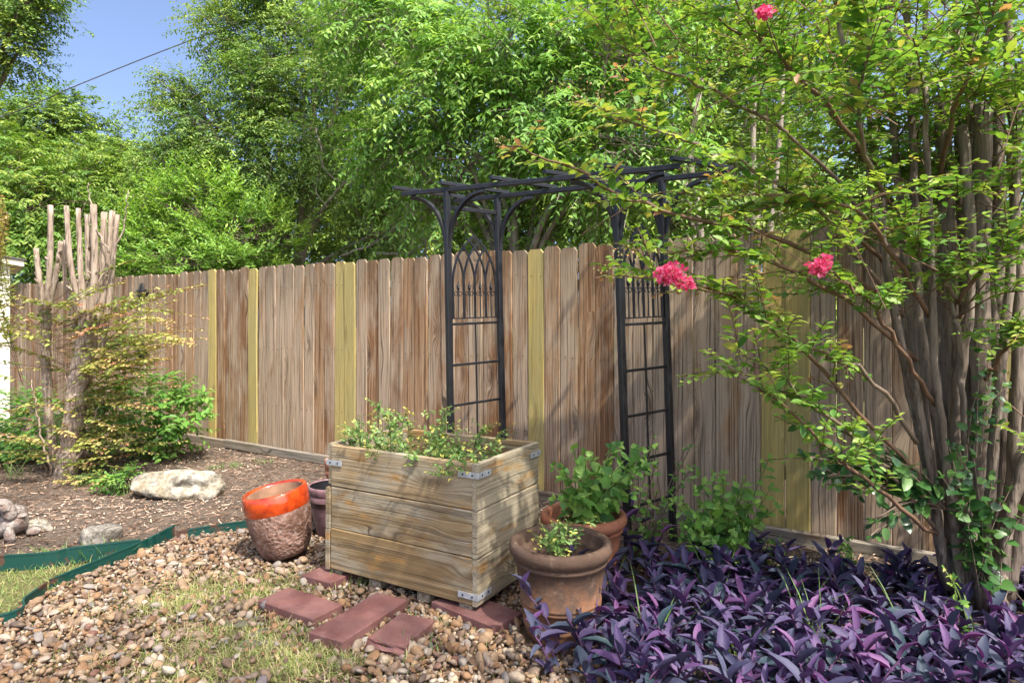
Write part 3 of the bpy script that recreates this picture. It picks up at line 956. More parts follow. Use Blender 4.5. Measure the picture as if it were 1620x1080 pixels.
# ================================================================== SHED at the left edge
sh = empty('garden_shed', (-5.9, 7.1, 0), 'cream painted shed with a sloping eave at the left edge', 'shed')
SM = frame((-5.50, 7.0, 0), (0.76, 0.65, 0), (0, 0, 1))
for k in range(9):
    z0 = 0.03 + k * 0.215
    MB().box((-1.7, -0.02, z0), (-0.004, 0, z0 + 0.205)).build('siding_board', M['cream'], sh, False, SM)
    MB().box((-0.02, 0.004, z0), (0, 1.3, z0 + 0.205)).build('siding_board', M['cream'], sh, False, SM)
MB().box((-1.65, 0.01, 0.0), (-0.03, 1.3, 1.985)).build('wall_core', M['rooftrim'], sh, False, SM)
MB().box((-0.07, -0.034, 0.02), (0.012, -0.021, 1.965)).build('corner_trim', M['cream'], sh, False, SM)
def slab(x0, x1, y0, y1, z0, z1, t_):
    return MB().add([(x1, y0, z0), (x1, y1, z0), (x0, y1, z1), (x0, y0, z1), (x1, y0, z0 + t_), (x1, y1, z0 + t_), (x0, y1, z1 + t_), (x0, y0, z1 + t_)], [(0, 1, 2, 3), (4, 7, 6, 5), (0, 4, 5, 1), (0, 3, 7, 4), (1, 5, 6, 2), (2, 6, 7, 3)])
rf = slab(-1.8, 0.13, -0.12, 1.42, 1.95, 2.25, 0.06).build('roof', M['rooftrim'], sh, False, SM)
slab(-1.8, 0.15, -0.14, 1.44, 2.014, 2.314, 0.012).build('shingles', M['shingle'], rf, False, SM)

# ================================================================== GREEN METAL EDGING
def edging(pts, h, label, z0=0.0, tilt=0.0, stakes=(), grp='green metal edging strips'):
    pts = [Vector((p[0], p[1], 0)) for p in pts]
    e = empty('edging_strip', (pts[0].x, pts[0].y, z0), label, 'edging', grp)
    P = spline([tuple(p) for p in pts], 26)
    hs = h if isinstance(h, (list, tuple)) else (h, h)
    vs, vl = [], []
    for i, p in enumerate(P):
        d = Vector(P[min(i + 1, len(P) - 1)] - P[max(i - 1, 0)]).normalized()
        nn = Vector((d.y, -d.x, 0))
        hh = hs[0] + (hs[1] - hs[0]) * i / (len(P) - 1)
        b = Vector(p) + Vector((0, 0, z0)); tp = b + Vector((0, 0, hh)) + nn * tilt
        vs += [b - nn * 0.002, b + nn * 0.002, tp + nn * 0.002, tp - nn * 0.002]
        vl += [tp - nn * 0.005 - Vector((0, 0, 0.004)), tp + nn * 0.005 - Vector((0, 0, 0.004)), tp + nn * 0.004 + Vector((0, 0, 0.004)), tp - nn * 0.004 + Vector((0, 0, 0.004))]
    fs = [(4 * i + a, 4 * i + b, 4 * i + 4 + b, 4 * i + 4 + a) for i in range(len(P) - 1) for a, b in ((0, 1), (1, 2), (2, 3), (3, 0))] + [(3, 2, 1, 0), tuple(4 * (len(P) - 1) + k for k in range(4))]
    MB().add(vs, fs).build('band', M['edging'], e)
    MB().add(vl, fs).build('rolled_lip', M['edging'], e)
    for s_ in stakes:
        i = int(s_ * (len(P) - 2))
        d = Vector(P[i + 1] - P[i]).normalized(); nn = Vector((d.y, -d.x, 0))
        hh = hs[0] + (hs[1] - hs[0]) * s_
        c = Vector(P[i]) + nn * (0.010 + tilt * 0.5)
        m = frame(c + Vector((0, 0, z0 + hh * 0.5)), d, Vector((0, 0, 1)))
        MB().box((-0.016, -0.006, -hh * 0.52), (0.016, 0.008, hh * 0.56), m).build('stake_sleeve', M['edging'], e)
    return e
edging([(-4.6, 3.32)] + gxy((0, 904), (120, 890), (222, 877)), 0.088, 'long low green edging strip between the lawn and the mulch')
edging(gxy((78, 931), (160, 900), (232, 872)) + [tuple(G(276, 852)[:2])], (0.045, 0.085), 'rusty green edging strip slanting between lawn corner and gravel', 0.0, 0.0, (0.72, 0.80, 0.97))
edging([(-2.95, 2.55)] + gxy((0, 990), (40, 961), (74, 936)), 0.05, 'green edging strip in the lower left, dividing grass from gravel')
edging(gxy((279, 858), (335, 848), (392, 840), (515, 824)) + [(-0.9, 4.5), (-0.5, 4.45)], 0.068, 'green edging strip running behind the orange pot')

# ================================================================== RED PAVERS
def paver(c, ang, L, w, top, label, ragged=False):
    import bmesh
    th = 0.052
    bm = bmesh.new()
    bmesh.ops.create_cube(bm, size=1.0)
    for v in bm.verts:
        v.co = Vector((v.co.x * L, v.co.y * w, v.co.z * th))
    bmesh.ops.bevel(bm, geom=bm.edges[:], offset=0.0025, segments=1, affect='EDGES')
    if ragged:
        bmesh.ops.subdivide_edges(bm, edges=bm.edges[:], cuts=3, use_grid_fill=True)
        for v in bm.verts:
            if v.co.x < -L / 2 + 0.02:
                v.co += Vector((random.uniform(-0.006, 0.016) + (0.014 if v.co.z > 0 else 0), random.uniform(-0.003, 0.003), random.uniform(-0.004, 0.004)))
    me = bpy.data.meshes.new('red_paver')
    bm.to_mesh(me); bm.free()
    me.materials.append(M['brick'])
    o = bpy.data.objects.new('red_paver', me)
    C.objects.link(o)
    o.location = (c[0], c[1], top - th / 2)
    o.rotation_euler = (rad(random.uniform(-0.8, 0.8)), rad(random.uniform(-0.8, 0.8)), rad(ang))
    tag(o, label, 'paver', 'red pavers around the planter')
for b in BRICKS:
    paver(*b, ragged='broken' in b[5])

# ================================================================== WOODEN PLANTER BOX
def BX(a, b, z):   # a along the front, b towards the back
    return BOXO + BD * a + BE * b + Vector((0, 0, z))
pl = empty('wooden_planter', BOXO + BD * BL_ / 2 + BE * BDEP / 2 - Vector((0, 0, 0.02)), 'square wooden planter box of wide weathered boards with metal corner straps', 'planter')
T = 0.026
bh = BH / 3
UP = Vector((0, 0, 1))
for k in range(3):
    z = bh * (k + 0.5)
    jit = lambda: random.uniform(-0.002, 0.002)
    wdt = bh - 0.0045
    me = board_mesh('front_board', BL_ - 2 * T - 0.003, wdt, T, M['planter'], 0.004, 0, 8, 0.003)
    link('front_board', me, pl, frame(BX(T + 0.0015, T / 2 + jit(), z), BD, -BE))
    me = board_mesh('back_board', BL_ - 2 * T - 0.003, wdt, T, M['planter'], 0.004, 0, 8, 0.003)
    link('back_board', me, pl, frame(BX(T + 0.0015, BDEP - T / 2 + jit(), z), BD, -BE))
    me = board_mesh('side_board', BDEP, wdt, T, M['planter'], 0.004, 0, 8, 0.002)
    link('side_board', me, pl, frame(BX(BL_ - T / 2 + jit(), -0.004, z), BE, BD))
    me = board_mesh('side_board', BDEP, wdt, T, M['planter'], 0.004, 0, 8, 0.002)
    link('side_board', me, pl, frame(BX(T / 2 + jit() - (0.008 if k < 2 else 0), -0.006 + (0.012 if k == 2 else 0), z + (-0.004 if k < 2 else 0.008)), BE, -BD))
for a in (T + 0.022, BL_ - T - 0.022):
    for b in (T + 0.022, BDEP - T - 0.022):
        me = board_mesh('corner_post', BH - 0.03, 0.038, 0.038, M['timber'])
        link('corner_post', me, pl, frame(BX(a, b, 0.005), UP, -BE))
for a, b in ((0.05, 0.06), (0.32, 0.05), (0.62, 0.05), (BL_ - 0.07, 0.05), (BL_ - 0.06, BDEP - 0.06), (0.05, BDEP - 0.06)):
    m = frame(BX(a, b, -0.001), BD, UP)
    MB().box((-0.035, -0.045, -0.019 if a in (0.05, BL_ - 0.07) else -0.040), (0.035, 0.045, 0.002), m).build('foot', M['timber'], pl)
# soil
ns = 14
vs, fs = [], []
for j in range(ns + 1):
    for i in range(ns + 1):
        vs.append(BX(T + 0.002 + (BL_ - 2 * T - 0.004) * i / ns, T + 0.002 + (BDEP - 2 * T - 0.004) * j / ns, 0.50 + 0.012 * math.sin(i * 1.7) * math.cos(j * 1.3) + random.uniform(-0.006, 0.006)))
for j in range(ns):
    for i in range(ns):
        q = j * (ns + 1) + i
        fs.append((q, q + 1, q + ns + 2, q + ns + 1))
MB().add(vs, fs).build('soil', M['soil'], pl, True)
def strap(a, b, sa, sb, z, la=0.105, lb=0.105):
    """corner strap: one leg along the front (direction sa), one along the side (direction sb), wrapped outside the corner"""
    mb = MB()
    h2, th = 0.0135, 0.003
    p = [BX(a + sa * la, b - sb * 0.0065, z), BX(a - sa * 0.003, b - sb * 0.0065, z), BX(a - sa * 0.0065, b - sb * 0.003, z), BX(a - sa * 0.0065, b + sb * lb, z)]
    ctr = BX(a + sa * 0.1, b + sb * 0.1, z)
    vs = []
    for q in p:
        inw = Vector((ctr.x - q.x, ctr.y - q.y, 0)).normalized() * th
        vs += [q - UP * h2, q + UP * h2, q + inw + UP * h2, q + inw - UP * h2]
    fs = [(4 * i + x, 4 * i + y_, 4 * i + 4 + y_, 4 * i + 4 + x) for i in range(3) for x, y_ in ((0, 1), (1, 2), (2, 3), (3, 0))] + [(3, 2, 1, 0), (12, 13, 14, 15)]
    st = MB().add(vs, fs).build('corner_strap', M['zinc'], pl)
    mb = MB()
    for f_ in (0.25, 0.75):
        c = BX(a + sa * la * f_, b - sb * 0.0065, z)
        mb.tube([c, c - BE * sb * 0.0025], 0.0045, 8)
        c = BX(a - sa * 0.0065, b + sb * lb * f_, z)
        mb.tube([c, c - BD * sa * 0.0025], 0.0045, 8)
    mb.build('screws', M['iron'], st, kind='stuff')
strap(0, 0, 1, 1, BH - 0.092)
strap(BL_, 0, -1, 1, BH - 0.055)
strap(BL_, 0, -1, 1, 0.045)
strap(BL_, BDEP, -1, -1, BH - 0.055)
strap(0, BDEP, 1, -1, BH - 0.055)

# ================================================================== POTS
def pot(name, c, prof_out, wall, mat, label, cat='flower pot', group=None, tilt=None, soil_z=None, bands=(), inside=None, n=48, rimparts=True):
    """prof_out: (r,z) outer profile bottom to top"""
    e = empty(name, (c[0], c[1], c[2] if len(c) > 2 else 0.0), label, cat, group)
    m = Matrix.Translation(e.location)
    if tilt: m = m @ Matrix.Rotation(tilt[1], 4, tilt[0])
    h = prof_out[-1][1]
    def rin(z):
        zs = [q[1] for q in prof_out]; rs = [q[0] for q in prof_out]
        return float(np.interp(z, zs, rs)) - wall
    # split into bands: list of (name, z0, z1, mat)
    bands = bands or [('body', 0, h, mat)]
    for nm, z0, z1, mt in bands:
        pr = [(0.001, prof_out[0][1])] if z0 <= 0 else []
        pr += [q for q in prof_out if z0 - 1e-6 <= q[1] <= z1 + 1e-6]
        if z1 >= h - 1e-6:
            r0 = prof_out[-1][0]
            pr += [(r0 - wall * 0.25, h + wall * 0.22), (r0 - wall * 0.75, h + wall * 0.22), (r0 - wall, h - wall * 0.2)]
            zs = np.linspace(h - wall, max(0.02, (soil_z or 0.02) - 0.01), 10)
            if inside is None:
                lim = prof_out[-1][0] - wall
                pr += [(min(lim, rin(z)), z) for z in zs] + ([(0.001, zs[-1])] if soil_z is None else [])
        MB().lathe(pr, n).build(nm, mt, e, True, m)
        if z1 >= h - 1e-6 and inside is not None:
            lim = prof_out[-1][0] - wall
            pr = [(lim, h - wall * 0.2)] + [(min(lim, rin(z)), z) for z in np.linspace(h - wall, 0.03, 10)] + [(0.001, 0.03)]
            MB().lathe(pr, n).build('inside', inside, e, True, m)
    if soil_z:
        MB().lathe([(0.001, soil_z + 0.01)] + [(min(prof_out[-1][0] - wall, rin(soil_z)) * f_, soil_z + 0.008 * math.sin(f_ * 9)) for f_ in (0.3, 0.6, 0.85, 1.01)], 30).build('soil', M['soil'], e, True, m)
    return e, m
TERR = [(0.140, 0.0), (0.150, 0.012), (0.158, 0.05), (0.160, 0.058), (0.164, 0.062), (0.163, 0.07), (0.170, 0.14), (0.177, 0.144), (0.178, 0.151), (0.172, 0.156), (0.178, 0.160), (0.178, 0.168), (0.173, 0.172), (0.188, 0.27), (0.193, 0.318), (0.203, 0.322), (0.205, 0.333), (0.199, 0.340), (0.207, 0.345), (0.214, 0.355), (0.222, 0.366), (0.225, 0.383), (0.220, 0.400)]
p1, m1 = pot('terracotta_pot', (0.211, 2.79, 0), TERR, 0.036, M['terracotta'], 'large soot-stained terracotta pot in front, beside the purple leaves', 'flower pot', 'terracotta pots beside the planter', soil_z=0.27)
p2, m2 = pot('terracotta_pot', (0.366, 3.28, 0), [(r * 0.985, z * 0.93) for r, z in TERR], 0.036, M['terracotta2'], 'red brown terracotta pot with a leafy plant, behind the larger one', 'flower pot', 'terracotta pots beside the planter', soil_z=0.31)
# gecko-like pale mark on the front pot: a chip of dried skin
oc = G(452, 884)
OR = [(0.100, 0.0), (0.122, 0.012), (0.140, 0.04), (0.160, 0.10), (0.172, 0.17), (0.178, 0.24), (0.178, 0.272), (0.180, 0.276), (0.181, 0.32), (0.178, 0.372)]
pot('orange_pot', (oc.x, oc.y + 0.02, 0.028), OR, 0.026, M['lava'], 'tilted rough pot with a glossy orange rim on the gravel', tilt=((-0.3, 1, 0), rad(-10.5)), inside=M['tanin'], bands=[('body', 0, 0.272, M['lava']), ('glazed_rim', 0.272, 0.372, M['glaze'])])
DK = [(0.085, 0.0), (0.10, 0.02), (0.13, 0.16), (0.136, 0.19), (0.138, 0.195), (0.142, 0.225), (0.145, 0.230), (0.150, 0.262), (0.147, 0.266), (0.150, 0.270), (0.157, 0.305), (0.155, 0.318)]
pot('mauve_pot', (-1.14, 4.08, 0), DK, 0.014, M['darkpot'], 'dark mauve banded pot half hidden behind the planter', bands=[('body', 0, 0.195, M['darkpot']), ('dark_band', 0.195, 0.230, M['darkband']), ('rim', 0.230, 0.318, M['darkpot'])], inside=M['potinside'])
pot('small_terracotta_pot', (-1.27, 4.75, 0), [(0.08, 0.0), (0.085, 0.01), (0.10, 0.22), (0.108, 0.222), (0.110, 0.26), (0.104, 0.264), (0.112, 0.27), (0.116, 0.335)], 0.012, M['terracotta2'], 'sliver of a terracotta pot at the planter\'s back left corner')

# ================================================================== METAL ARBOR
AT = {'fl': Vector((-0.426, 4.198, 0)), 'bl': Vector((-0.102, 4.50, 0)), 'fr': Vector((0.604, 3.715, 0)), 'br': Vector((0.922, 3.945, 0))}
LEAN = {'fl': 0.035, 'bl': 0.05, 'fr': 0.07, 'br': 0.07}
ATOP = 2.19
def AP(k, z):
    p = AT[k]
    return Vector((p.x + LEAN[k] * (1 - z / ATOP), p.y, z + (0.014 if k[0] == 'b' else 0.0)))
arb = empty('garden_arbor', (0.27, 4.09, 0), 'black metal garden arbor with gothic side panels before the fence', 'arbor')
BK = M['black']
def bar(name, a, b, w, h=None, parent=None, up=(0, 0, 1), ext=0.0):
    a, b = Vector(a), Vector(b)
    d = (b - a)
    L = d.length
    d.normalize()
    m = frame(a - d * ext, d, Vector(up))
    h = h or w
    mb = MB()
    c = min(w, h) * 0.14
    prof = [(-w / 2 + c, -h / 2), (w / 2 - c, -h / 2), (w / 2, -h / 2 + c), (w / 2, h / 2 - c), (w / 2 - c, h / 2), (-w / 2 + c, h / 2), (-w / 2, h / 2 - c), (-w / 2, -h / 2 + c)]
    LL = L + 2 * ext
    vs = [(0, y, z) for y, z in prof] + [(LL, y, z) for y, z in prof]
    n = 8
    fs = [(k, n + k, n + (k + 1) % n, (k + 1) % n) for k in range(n)] + [tuple(range(n)), tuple(range(2 * n - 1, n - 1, -1))]
    mb.add(vs, fs)
    return mb.build(name, BK, parent or arb, False, m)
PW = 0.04
for k in AT:
    pd = (AP(k[0].replace('b', 'f') + k[1], 1) - AP('b' + k[1], 1)).normalized()
    bar('post', AP(k, 0.0), AP(k, ATOP + 0.012), PW, PW, up=pd)
bdir = (AT['fr'] - AT['fl'])
pdir = ((AT['bl'] - AT['fl']) + (AT['br'] - AT['fr'])) * 0.5
pdn = pdir.normalized()
for r in 'fb':
    a, b = AP(r + 'l', ATOP + 0.026), AP(r + 'r', ATOP + 0.026)
    d = b - a
    bar('beam', a - d * 0.31, b + d * 0.335, 0.027, 0.032)
for t_ in (-0.30, 0.02, 0.34, 0.66, 0.99, 1.32):
    a = AP('fl', ATOP + 0.06).lerp(AP('fr', ATOP + 0.06), t_)
    b = AP('bl', ATOP + 0.06).lerp(AP('br', ATOP + 0.06), t_)
    bar('rafter', a - pdn * 0.075, b + pdn * 0.075, 0.027, 0.026)
for k in AT:
    d = (AP(k[0] + 'r', ATOP) - AP(k[0] + 'l', ATOP)).normalized()
    for sg in (-1, 1):
        pts = [AP(k, 1.84 + 0.345 * math.sin(q) * 1.0) + d * sg * (0.012 + 0.265 * (1 - math.cos(q))) for q in np.linspace(0, math.pi / 2, 13)]
        MB().tube(pts, 0.0175, 4, True, up=tuple(pdn + d * 0)).build('bracket', BK, arb)
for sd in 'lr':
    f_, b_ = 'f' + sd, 'b' + sd
    def PP(p, z): return AP(f_, z).lerp(AP(b_, z), 0.055 + 0.89 * p)
    pl_n = (PP(1, 1) - PP(0, 1)).cross(UP).normalized()
    W0 = (PP(1, 1) - PP(0, 1)).length
    bar('crossbar', PP(0, 2.10), PP(1, 2.10), 0.02, 0.026, ext=0.004)
    for z in (1.335, 1.065, 0.80, 0.535, 0.27):
        bar('rung', PP(0, z), PP(1, z), 0.014, 0.016, ext=0.004)
    bar('rung', PP(0, 1.372), PP(1, 1.372), 0.008, 0.008, ext=0.004)
    bar('centre_bar', PP(0.5, 0.27), PP(0.5, 1.327), 0.010, 0.010, up=pl_n)
    ZS, ZA = 1.60, 1.93        # springing and apex of the pointed arch
    Rr = ((ZA - ZS) ** 2 + (W0 / 2) ** 2) / W0      # radius that meets springing vertically
    def arc(p0, sg, pend):
        """pointed-arch rib springing at p0 and bending towards sg until it meets position pend"""
        pts = []
        for q in np.linspace(0, 1.5, 40):
            x = p0 + sg * (Rr - Rr * math.cos(q)) / W0
            z = ZS + Rr * math.sin(q)
            pts.append(PP(x, z))
            if sg * (x - pend(z)) >= 0: break
        return pts
    def outer_r(z): return 1 - (Rr - math.sqrt(max(0, Rr ** 2 - (z - ZS) ** 2))) / W0
    def outer_l(z): return (Rr - math.sqrt(max(0, Rr ** 2 - (z - ZS) ** 2))) / W0
    mid = lambda z: 0.5
    for p0, sg in ((0.03, 1), (0.97, -1)):
        MB().tube([PP(p0, 1.372)] + arc(p0, sg, mid), 0.0085, 4, True, up=tuple(pl_n)).build('outer_arch', BK, arb)
    for p0 in (0.26, 0.5, 0.74):
        MB().tube([PP(p0, 1.372), PP(p0, ZS)], 0.0085, 4, True, up=tuple(pl_n)).build('mullion', BK, arb)
        for sg in (-1, 1):
            pts = arc(p0, sg, outer_r if sg > 0 else outer_l)
            if len(pts) > 2: MB().tube(pts, 0.0075, 4, True, up=tuple(pl_n)).build('tracery_rib', BK, arb)
    for p0 in (0.14, 0.38, 0.62, 0.86):
        fin = MB().tube([PP(p0, 1.372), PP(p0, 1.585)], 0.0045, 5).build('finial_bar', BK, arb)
        MB().tube([PP(p0, 1.555), PP(p0, 1.575), PP(p0, 1.59), PP(p0, 1.625)], [0.006, 0.012, 0.007, 0.0008], 6).build('spear', BK, fin)
        for sg in (-1, 1):
            pts = [PP(p0 + sg * (0.012 + 0.036 * (1 - math.cos(q)) - (0.0 if q < 3.3 else 0.004)), 1.535 + 0.016 * math.sin(q) * (1 if q < 3.3 else 0.7)) for q in np.linspace(-1.2, 4.6, 14)]
            MB().tube(pts, 0.0032, 4).build('curl', BK, fin)
            pts = [PP(p0, 1.575), PP(p0 + sg * 0.03, 1.59), PP(p0 + sg * 0.055, 1.585)]
            MB().tube(pts, [0.005, 0.004, 0.0015], 4).build('petal', BK, fin)

# ================================================================== ROCKS, STATUE, SLATE
def rock(name, c, size, rotz, mat, label, seed, cat='rock'):
    V, Fc = ico(4)
    r = np.random.default_rng(seed)
    out = V.copy()
    s = np.zeros(len(V))
    for f_, a in ((1.6, 0.14), (3.2, 0.13), (6.5, 0.085), (13, 0.05), (24, 0.024)):
        for k in range(4):
            d = nrm(r.normal(size=(1, 3)))[0]
            s += a * np.sin(V @ d * f_ + r.random() * 6.3 + 1.5 * np.sin(V @ nrm(r.normal(size=(1, 3)))[0] * f_ * 0.8))
    out *= (1 + s * 0.62)[:, None]
    for k in range(11):
        d = nrm(r.normal(size=(1, 3)) * np.array([1, 1, 0.6]))[0]
        h = 0.62 + 0.22 * r.random()
        p = out @ d
        out -= np.where(p > h, (p - h) * 0.8, 0)[:, None] * d
    p = out[:, 2]
    out[:, 2] = np.where(p > 0.62, 0.62 + (p - 0.62) * 0.35, p)
    out *= np.array(size) / 2
    me = npmesh(name, out, Fc, None, mat, smooth=True)
    o = bpy.data.objects.new(name, me)
    C.objects.link(o)
    o.location = c
    o.rotation_euler = (0, 0, rotz)
    tag(o, label, cat)
    return o
p = G(262, 790)
rock('limestone_boulder', (p.x, p.y + 0.12, 0.07), (0.62, 0.40, 0.33), rad(12), M['limestone'], 'long pale limestone boulder lying on the mulch', 5)
p = G(150, 860)
rock('grey_rock', (p.x, p.y + 0.06, 0.025), (0.30, 0.22, 0.19), rad(-10), M['greyrock'], 'small grey lichened rock behind the green edging', 8)
p = G(30, 865)
rock('grey_rock', (p.x - 0.12, p.y + 0.3, 0.02), (0.16, 0.14, 0.14), rad(30), M['limestone'], 'small pale rock in front of the stone turtle', 12)
p = G(12, 850)
st = empty('stone_turtle', (p.x, p.y, 0.0), 'weathered stone turtle figure raising its head, at the left edge', 'statue')
def blob(name, c, size, rot, seed, par, amp=0.05):
    V, Fc = ico(3)
    out = lumpy(V, amp, 4.5, seed) * np.array(size)
    m = Matrix.Translation(Vector(st.location) + Vector(c)) @ Matrix.Rotation(rot[1], 4, rot[0])
    return link(name, npmesh(name, out, Fc, None, M['statue'], smooth=True), par, m)
sh_ = blob('shell', (0, 0.02, 0.10), (0.125, 0.12, 0.095), ('Y', 0.0), 3, st)
V, Fc = ico(2)
for j in range(9):
    a = j * 2.4; r = 0.035 + 0.075 * (j / 9)
    c = (r * math.cos(a), 0.02 - abs(r * math.sin(a)) , 0.10 + 0.095 * math.sqrt(max(0, 1 - (r / 0.125) ** 2)) - 0.01)
    blob('scute', c, (0.036, 0.036, 0.008), ('X', 0.3), 20 + j, sh_, 0.03)
blob('neck', (0.055, -0.055, 0.175), (0.042, 0.045, 0.06), ('Y', -0.3), 4, st)
hd = blob('head', (0.042, -0.08, 0.225), (0.056, 0.048, 0.036), ('Y', 0.55), 6, st)
blob('snout', (0.005, -0.095, 0.245), (0.030, 0.028, 0.022), ('Y', 0.5), 61, hd)
blob('eye', (0.055, -0.118, 0.243), (0.010, 0.009, 0.010), ('Y', 0.5), 62, hd)
for c, s_, r_ in (((0.085, -0.10, 0.05), (0.03, 0.035, 0.06), ('Y', -0.3)), ((-0.07, -0.11, 0.045), (0.075, 0.032, 0.03), ('Y', 0.35)), ((0.13, 0.03, 0.03), (0.05, 0.04, 0.03), ('Z', 0.4)), ((-0.12, 0.06, 0.03), (0.05, 0.04, 0.03), ('Z', 0.4))):
    blob('leg', c, s_, r_, 9, st)
for k, (u, v, a) in enumerate(((412, 1000, 0.5), (398, 1018, 0.2), (372, 985, -0.3))):
    p = G(u, v, 0.02)
    mb = MB()
    n_ = 9
    ring = [(0.05 * (1 + 0.5 * random.random()) * math.cos(6.283 * j / n_), 0.018 * (1 + 0.9 * random.random()) * math.sin(6.283 * j / n_)) for j in range(n_)]
    vs = [(x, y, -0.004) for x, y in ring] + [(x * 0.94, y * 0.94, 0.004) for x, y in ring]
    mb.add(vs, [tuple(range(n_ - 1, -1, -1)), tuple(range(n_, 2 * n_))] + [(j, (j + 1) % n_, n_ + (j + 1) % n_, n_ + j) for j in range(n_)])
    m = Matrix.Translation((p.x, p.y, 0.02)) @ Matrix.Rotation(a, 4, 'Z') @ Matrix.Rotation(0.3, 4, 'X')
    tag(mb.build('slate_flake', M['slate'], None, False, m), ('largest dark slate flake in the dry grass left of the pavers', 'dark slate flake nearest the camera in the dry grass', 'dark slate flake farthest back in the dry grass')[k], 'stone', 'slate flakes in the gravel')

# ================================================================== UTILITY CABLE
pts = [W(-250, 268, 13), W(0, 186, 12.6), W(120, 136, 12.3), W(270, 76, 12), W(440, 14, 11.7), W(760, -120, 11)]
tag(MB().tube([Vector(q) for q in spline(pts, 30)], 0.011, 6).build('utility_cable', M['wire'], None, True), 'thin dark overhead cable crossing the patch of blue sky', 'cable')

# ================================================================== TREES BEYOND THE FENCE
def unit(n):
    return nrm(rng.normal(size=(n, 3)))

def lobe_leaves(lv, stk, c, r, L, Wd, cover, y, droop=0.25, per=11, clump=22, twig=0.32, val=0.5, shell=0.55, branch_r=0.010):
    """leafy twigs in clumps through an ellipsoid"""
    c, r = np.array(c, float), np.array(r, float)
    n = int(1.55 * cover * 4 * math.pi * r[0] * r[2] * 0.25 / (0.5 * L * Wd))
    nt = max(8, n // per)
    d = unit(clump)
    d[:, 2] = d[:, 2] * 0.9 + 0.12
    cr = shell + (1 - shell) * rng.random(clump) ** 0.6
    cen = c + d * r * cr[:, None] * 0.92
    k = rng.integers(clump, size=nt)
    st = cen[k] + np.clip(rng.normal(0, 0.17, (nt, 3)), -0.36, 0.36) * r
    out = nrm((st - c) / r)
    td = nrm(out * 0.9 + rng.normal(0, 0.5, (nt, 3)) + np.array([0, 0, 0.12]))
    tl = twig * (0.6 + 0.8 * rng.random(nt))
    t = np.linspace(0.1, 1.0, per)[None, :, None]
    pos = st[:, None, :] + td[:, None, :] * tl[:, None, None] * t + np.array([0, 0, -1.0]) * (droop * tl)[:, None, None] * t ** 2
    tan = nrm(td[:, None, :] + np.array([0, 0, -2.0]) * droop * t)
    tan = np.broadcast_to(tan, pos.shape)
    up = nrm(np.array([0, 0, 1.0]) + out[:, None, :] * 0.5 + rng.normal(0, 0.28, pos.shape))
    side = nrm(np.cross(tan, up)) * np.where(np.arange(per) % 2 == 0, 1, -1)[None, :, None]
    D = tan * 0.55 + side * 0.95 + np.array([0, 0, -1.0]) * (droop * 0.9) + rng.normal(0, 0.16, pos.shape)
    cv = val + rng.normal(0, 0.16, clump)[k][:, None] + rng.normal(0, 0.13, (nt, per)) + 0.12 * np.linspace(-1, 1, per)[None, :]
    sz = L * (0.72 + 0.5 * rng.random((nt, per)))
    lv.add(pos.reshape(-1, 3), D.reshape(-1, 3), up.reshape(-1, 3), sz.ravel(), (sz * Wd / L).ravel(), cv.ravel())
    if stk is not None:
        for q in cen:
            mid = (c + q) / 2 + rng.normal(0, 0.07, 3) * r
            stk.append((c, mid, branch_r)); stk.append((mid, q, branch_r * 0.7))
        sub = rng.choice(nt, size=min(nt, clump * 5), replace=False)
        for i in sub:
            stk.append((cen[k[i]], st[i], 0.004)); stk.append((st[i], st[i] + td[i] * tl[i] * 0.8 + np.array([0, 0, -droop * tl[i] * 0.64]), 0.0028))

def tree(name, label, base, lobes, L, Wd, mat, bark, tr=0.09, cover=2.6, group='trees beyond the fence', droop=0.25, per=11, twig=0.32, cat='tree', clump=22, extra=None, shell=0.55, branchmat=None):
    """lobes: (u, v, y, ru, rv) measured crown masses"""
    e = empty(name, (base[0], base[1], 0), label, cat, group)
    lv, stk = Leaves(), []
    cs = []
    for u, v, y, ru, rv in lobes:
        c = W(u, v, y)
        r = (ru / F * y, 0.8 * (ru + rv) / 2 / F * y, rv / F * y)
        cs.append(c)
        lobe_leaves(lv, stk, c, r, L, Wd, cover, y, droop, per, clump, twig, shell=shell)
    ctr = sum(cs, Vector()) / len(cs)
    top = Vector((base[0] * 0.5 + ctr.x * 0.5, base[1] * 0.6 + ctr.y * 0.4, max(0.8, min(c.z for c in cs) * 0.6)))
    b = Vector((base[0], base[1], -0.05))
    MB().tube(spline([b, b.lerp(top, 0.5) + Vector((0.05, 0.03, 0)), top], 9), [tr * (1.25 if i == 0 else 1 - 0.05 * i) for i in range(9)], 9).build('trunk', bark, e, True)
    for c in cs:
        md = top.lerp(c, 0.5) + Vector(rng.normal(0, 0.10, 3)) + Vector((0, 0, 0.15))
        MB().tube(spline([top - Vector((0, 0, 0.05)), md, c], 9), [tr * 0.55 * (1 - 0.085 * i) for i in range(9)], 7).build('limb', bark, e, True)
    emit_sticks(stk, 'twigs', branchmat or bark, e, 4)
    lv.emit(e, KITE, mat, name='crown')
    return e

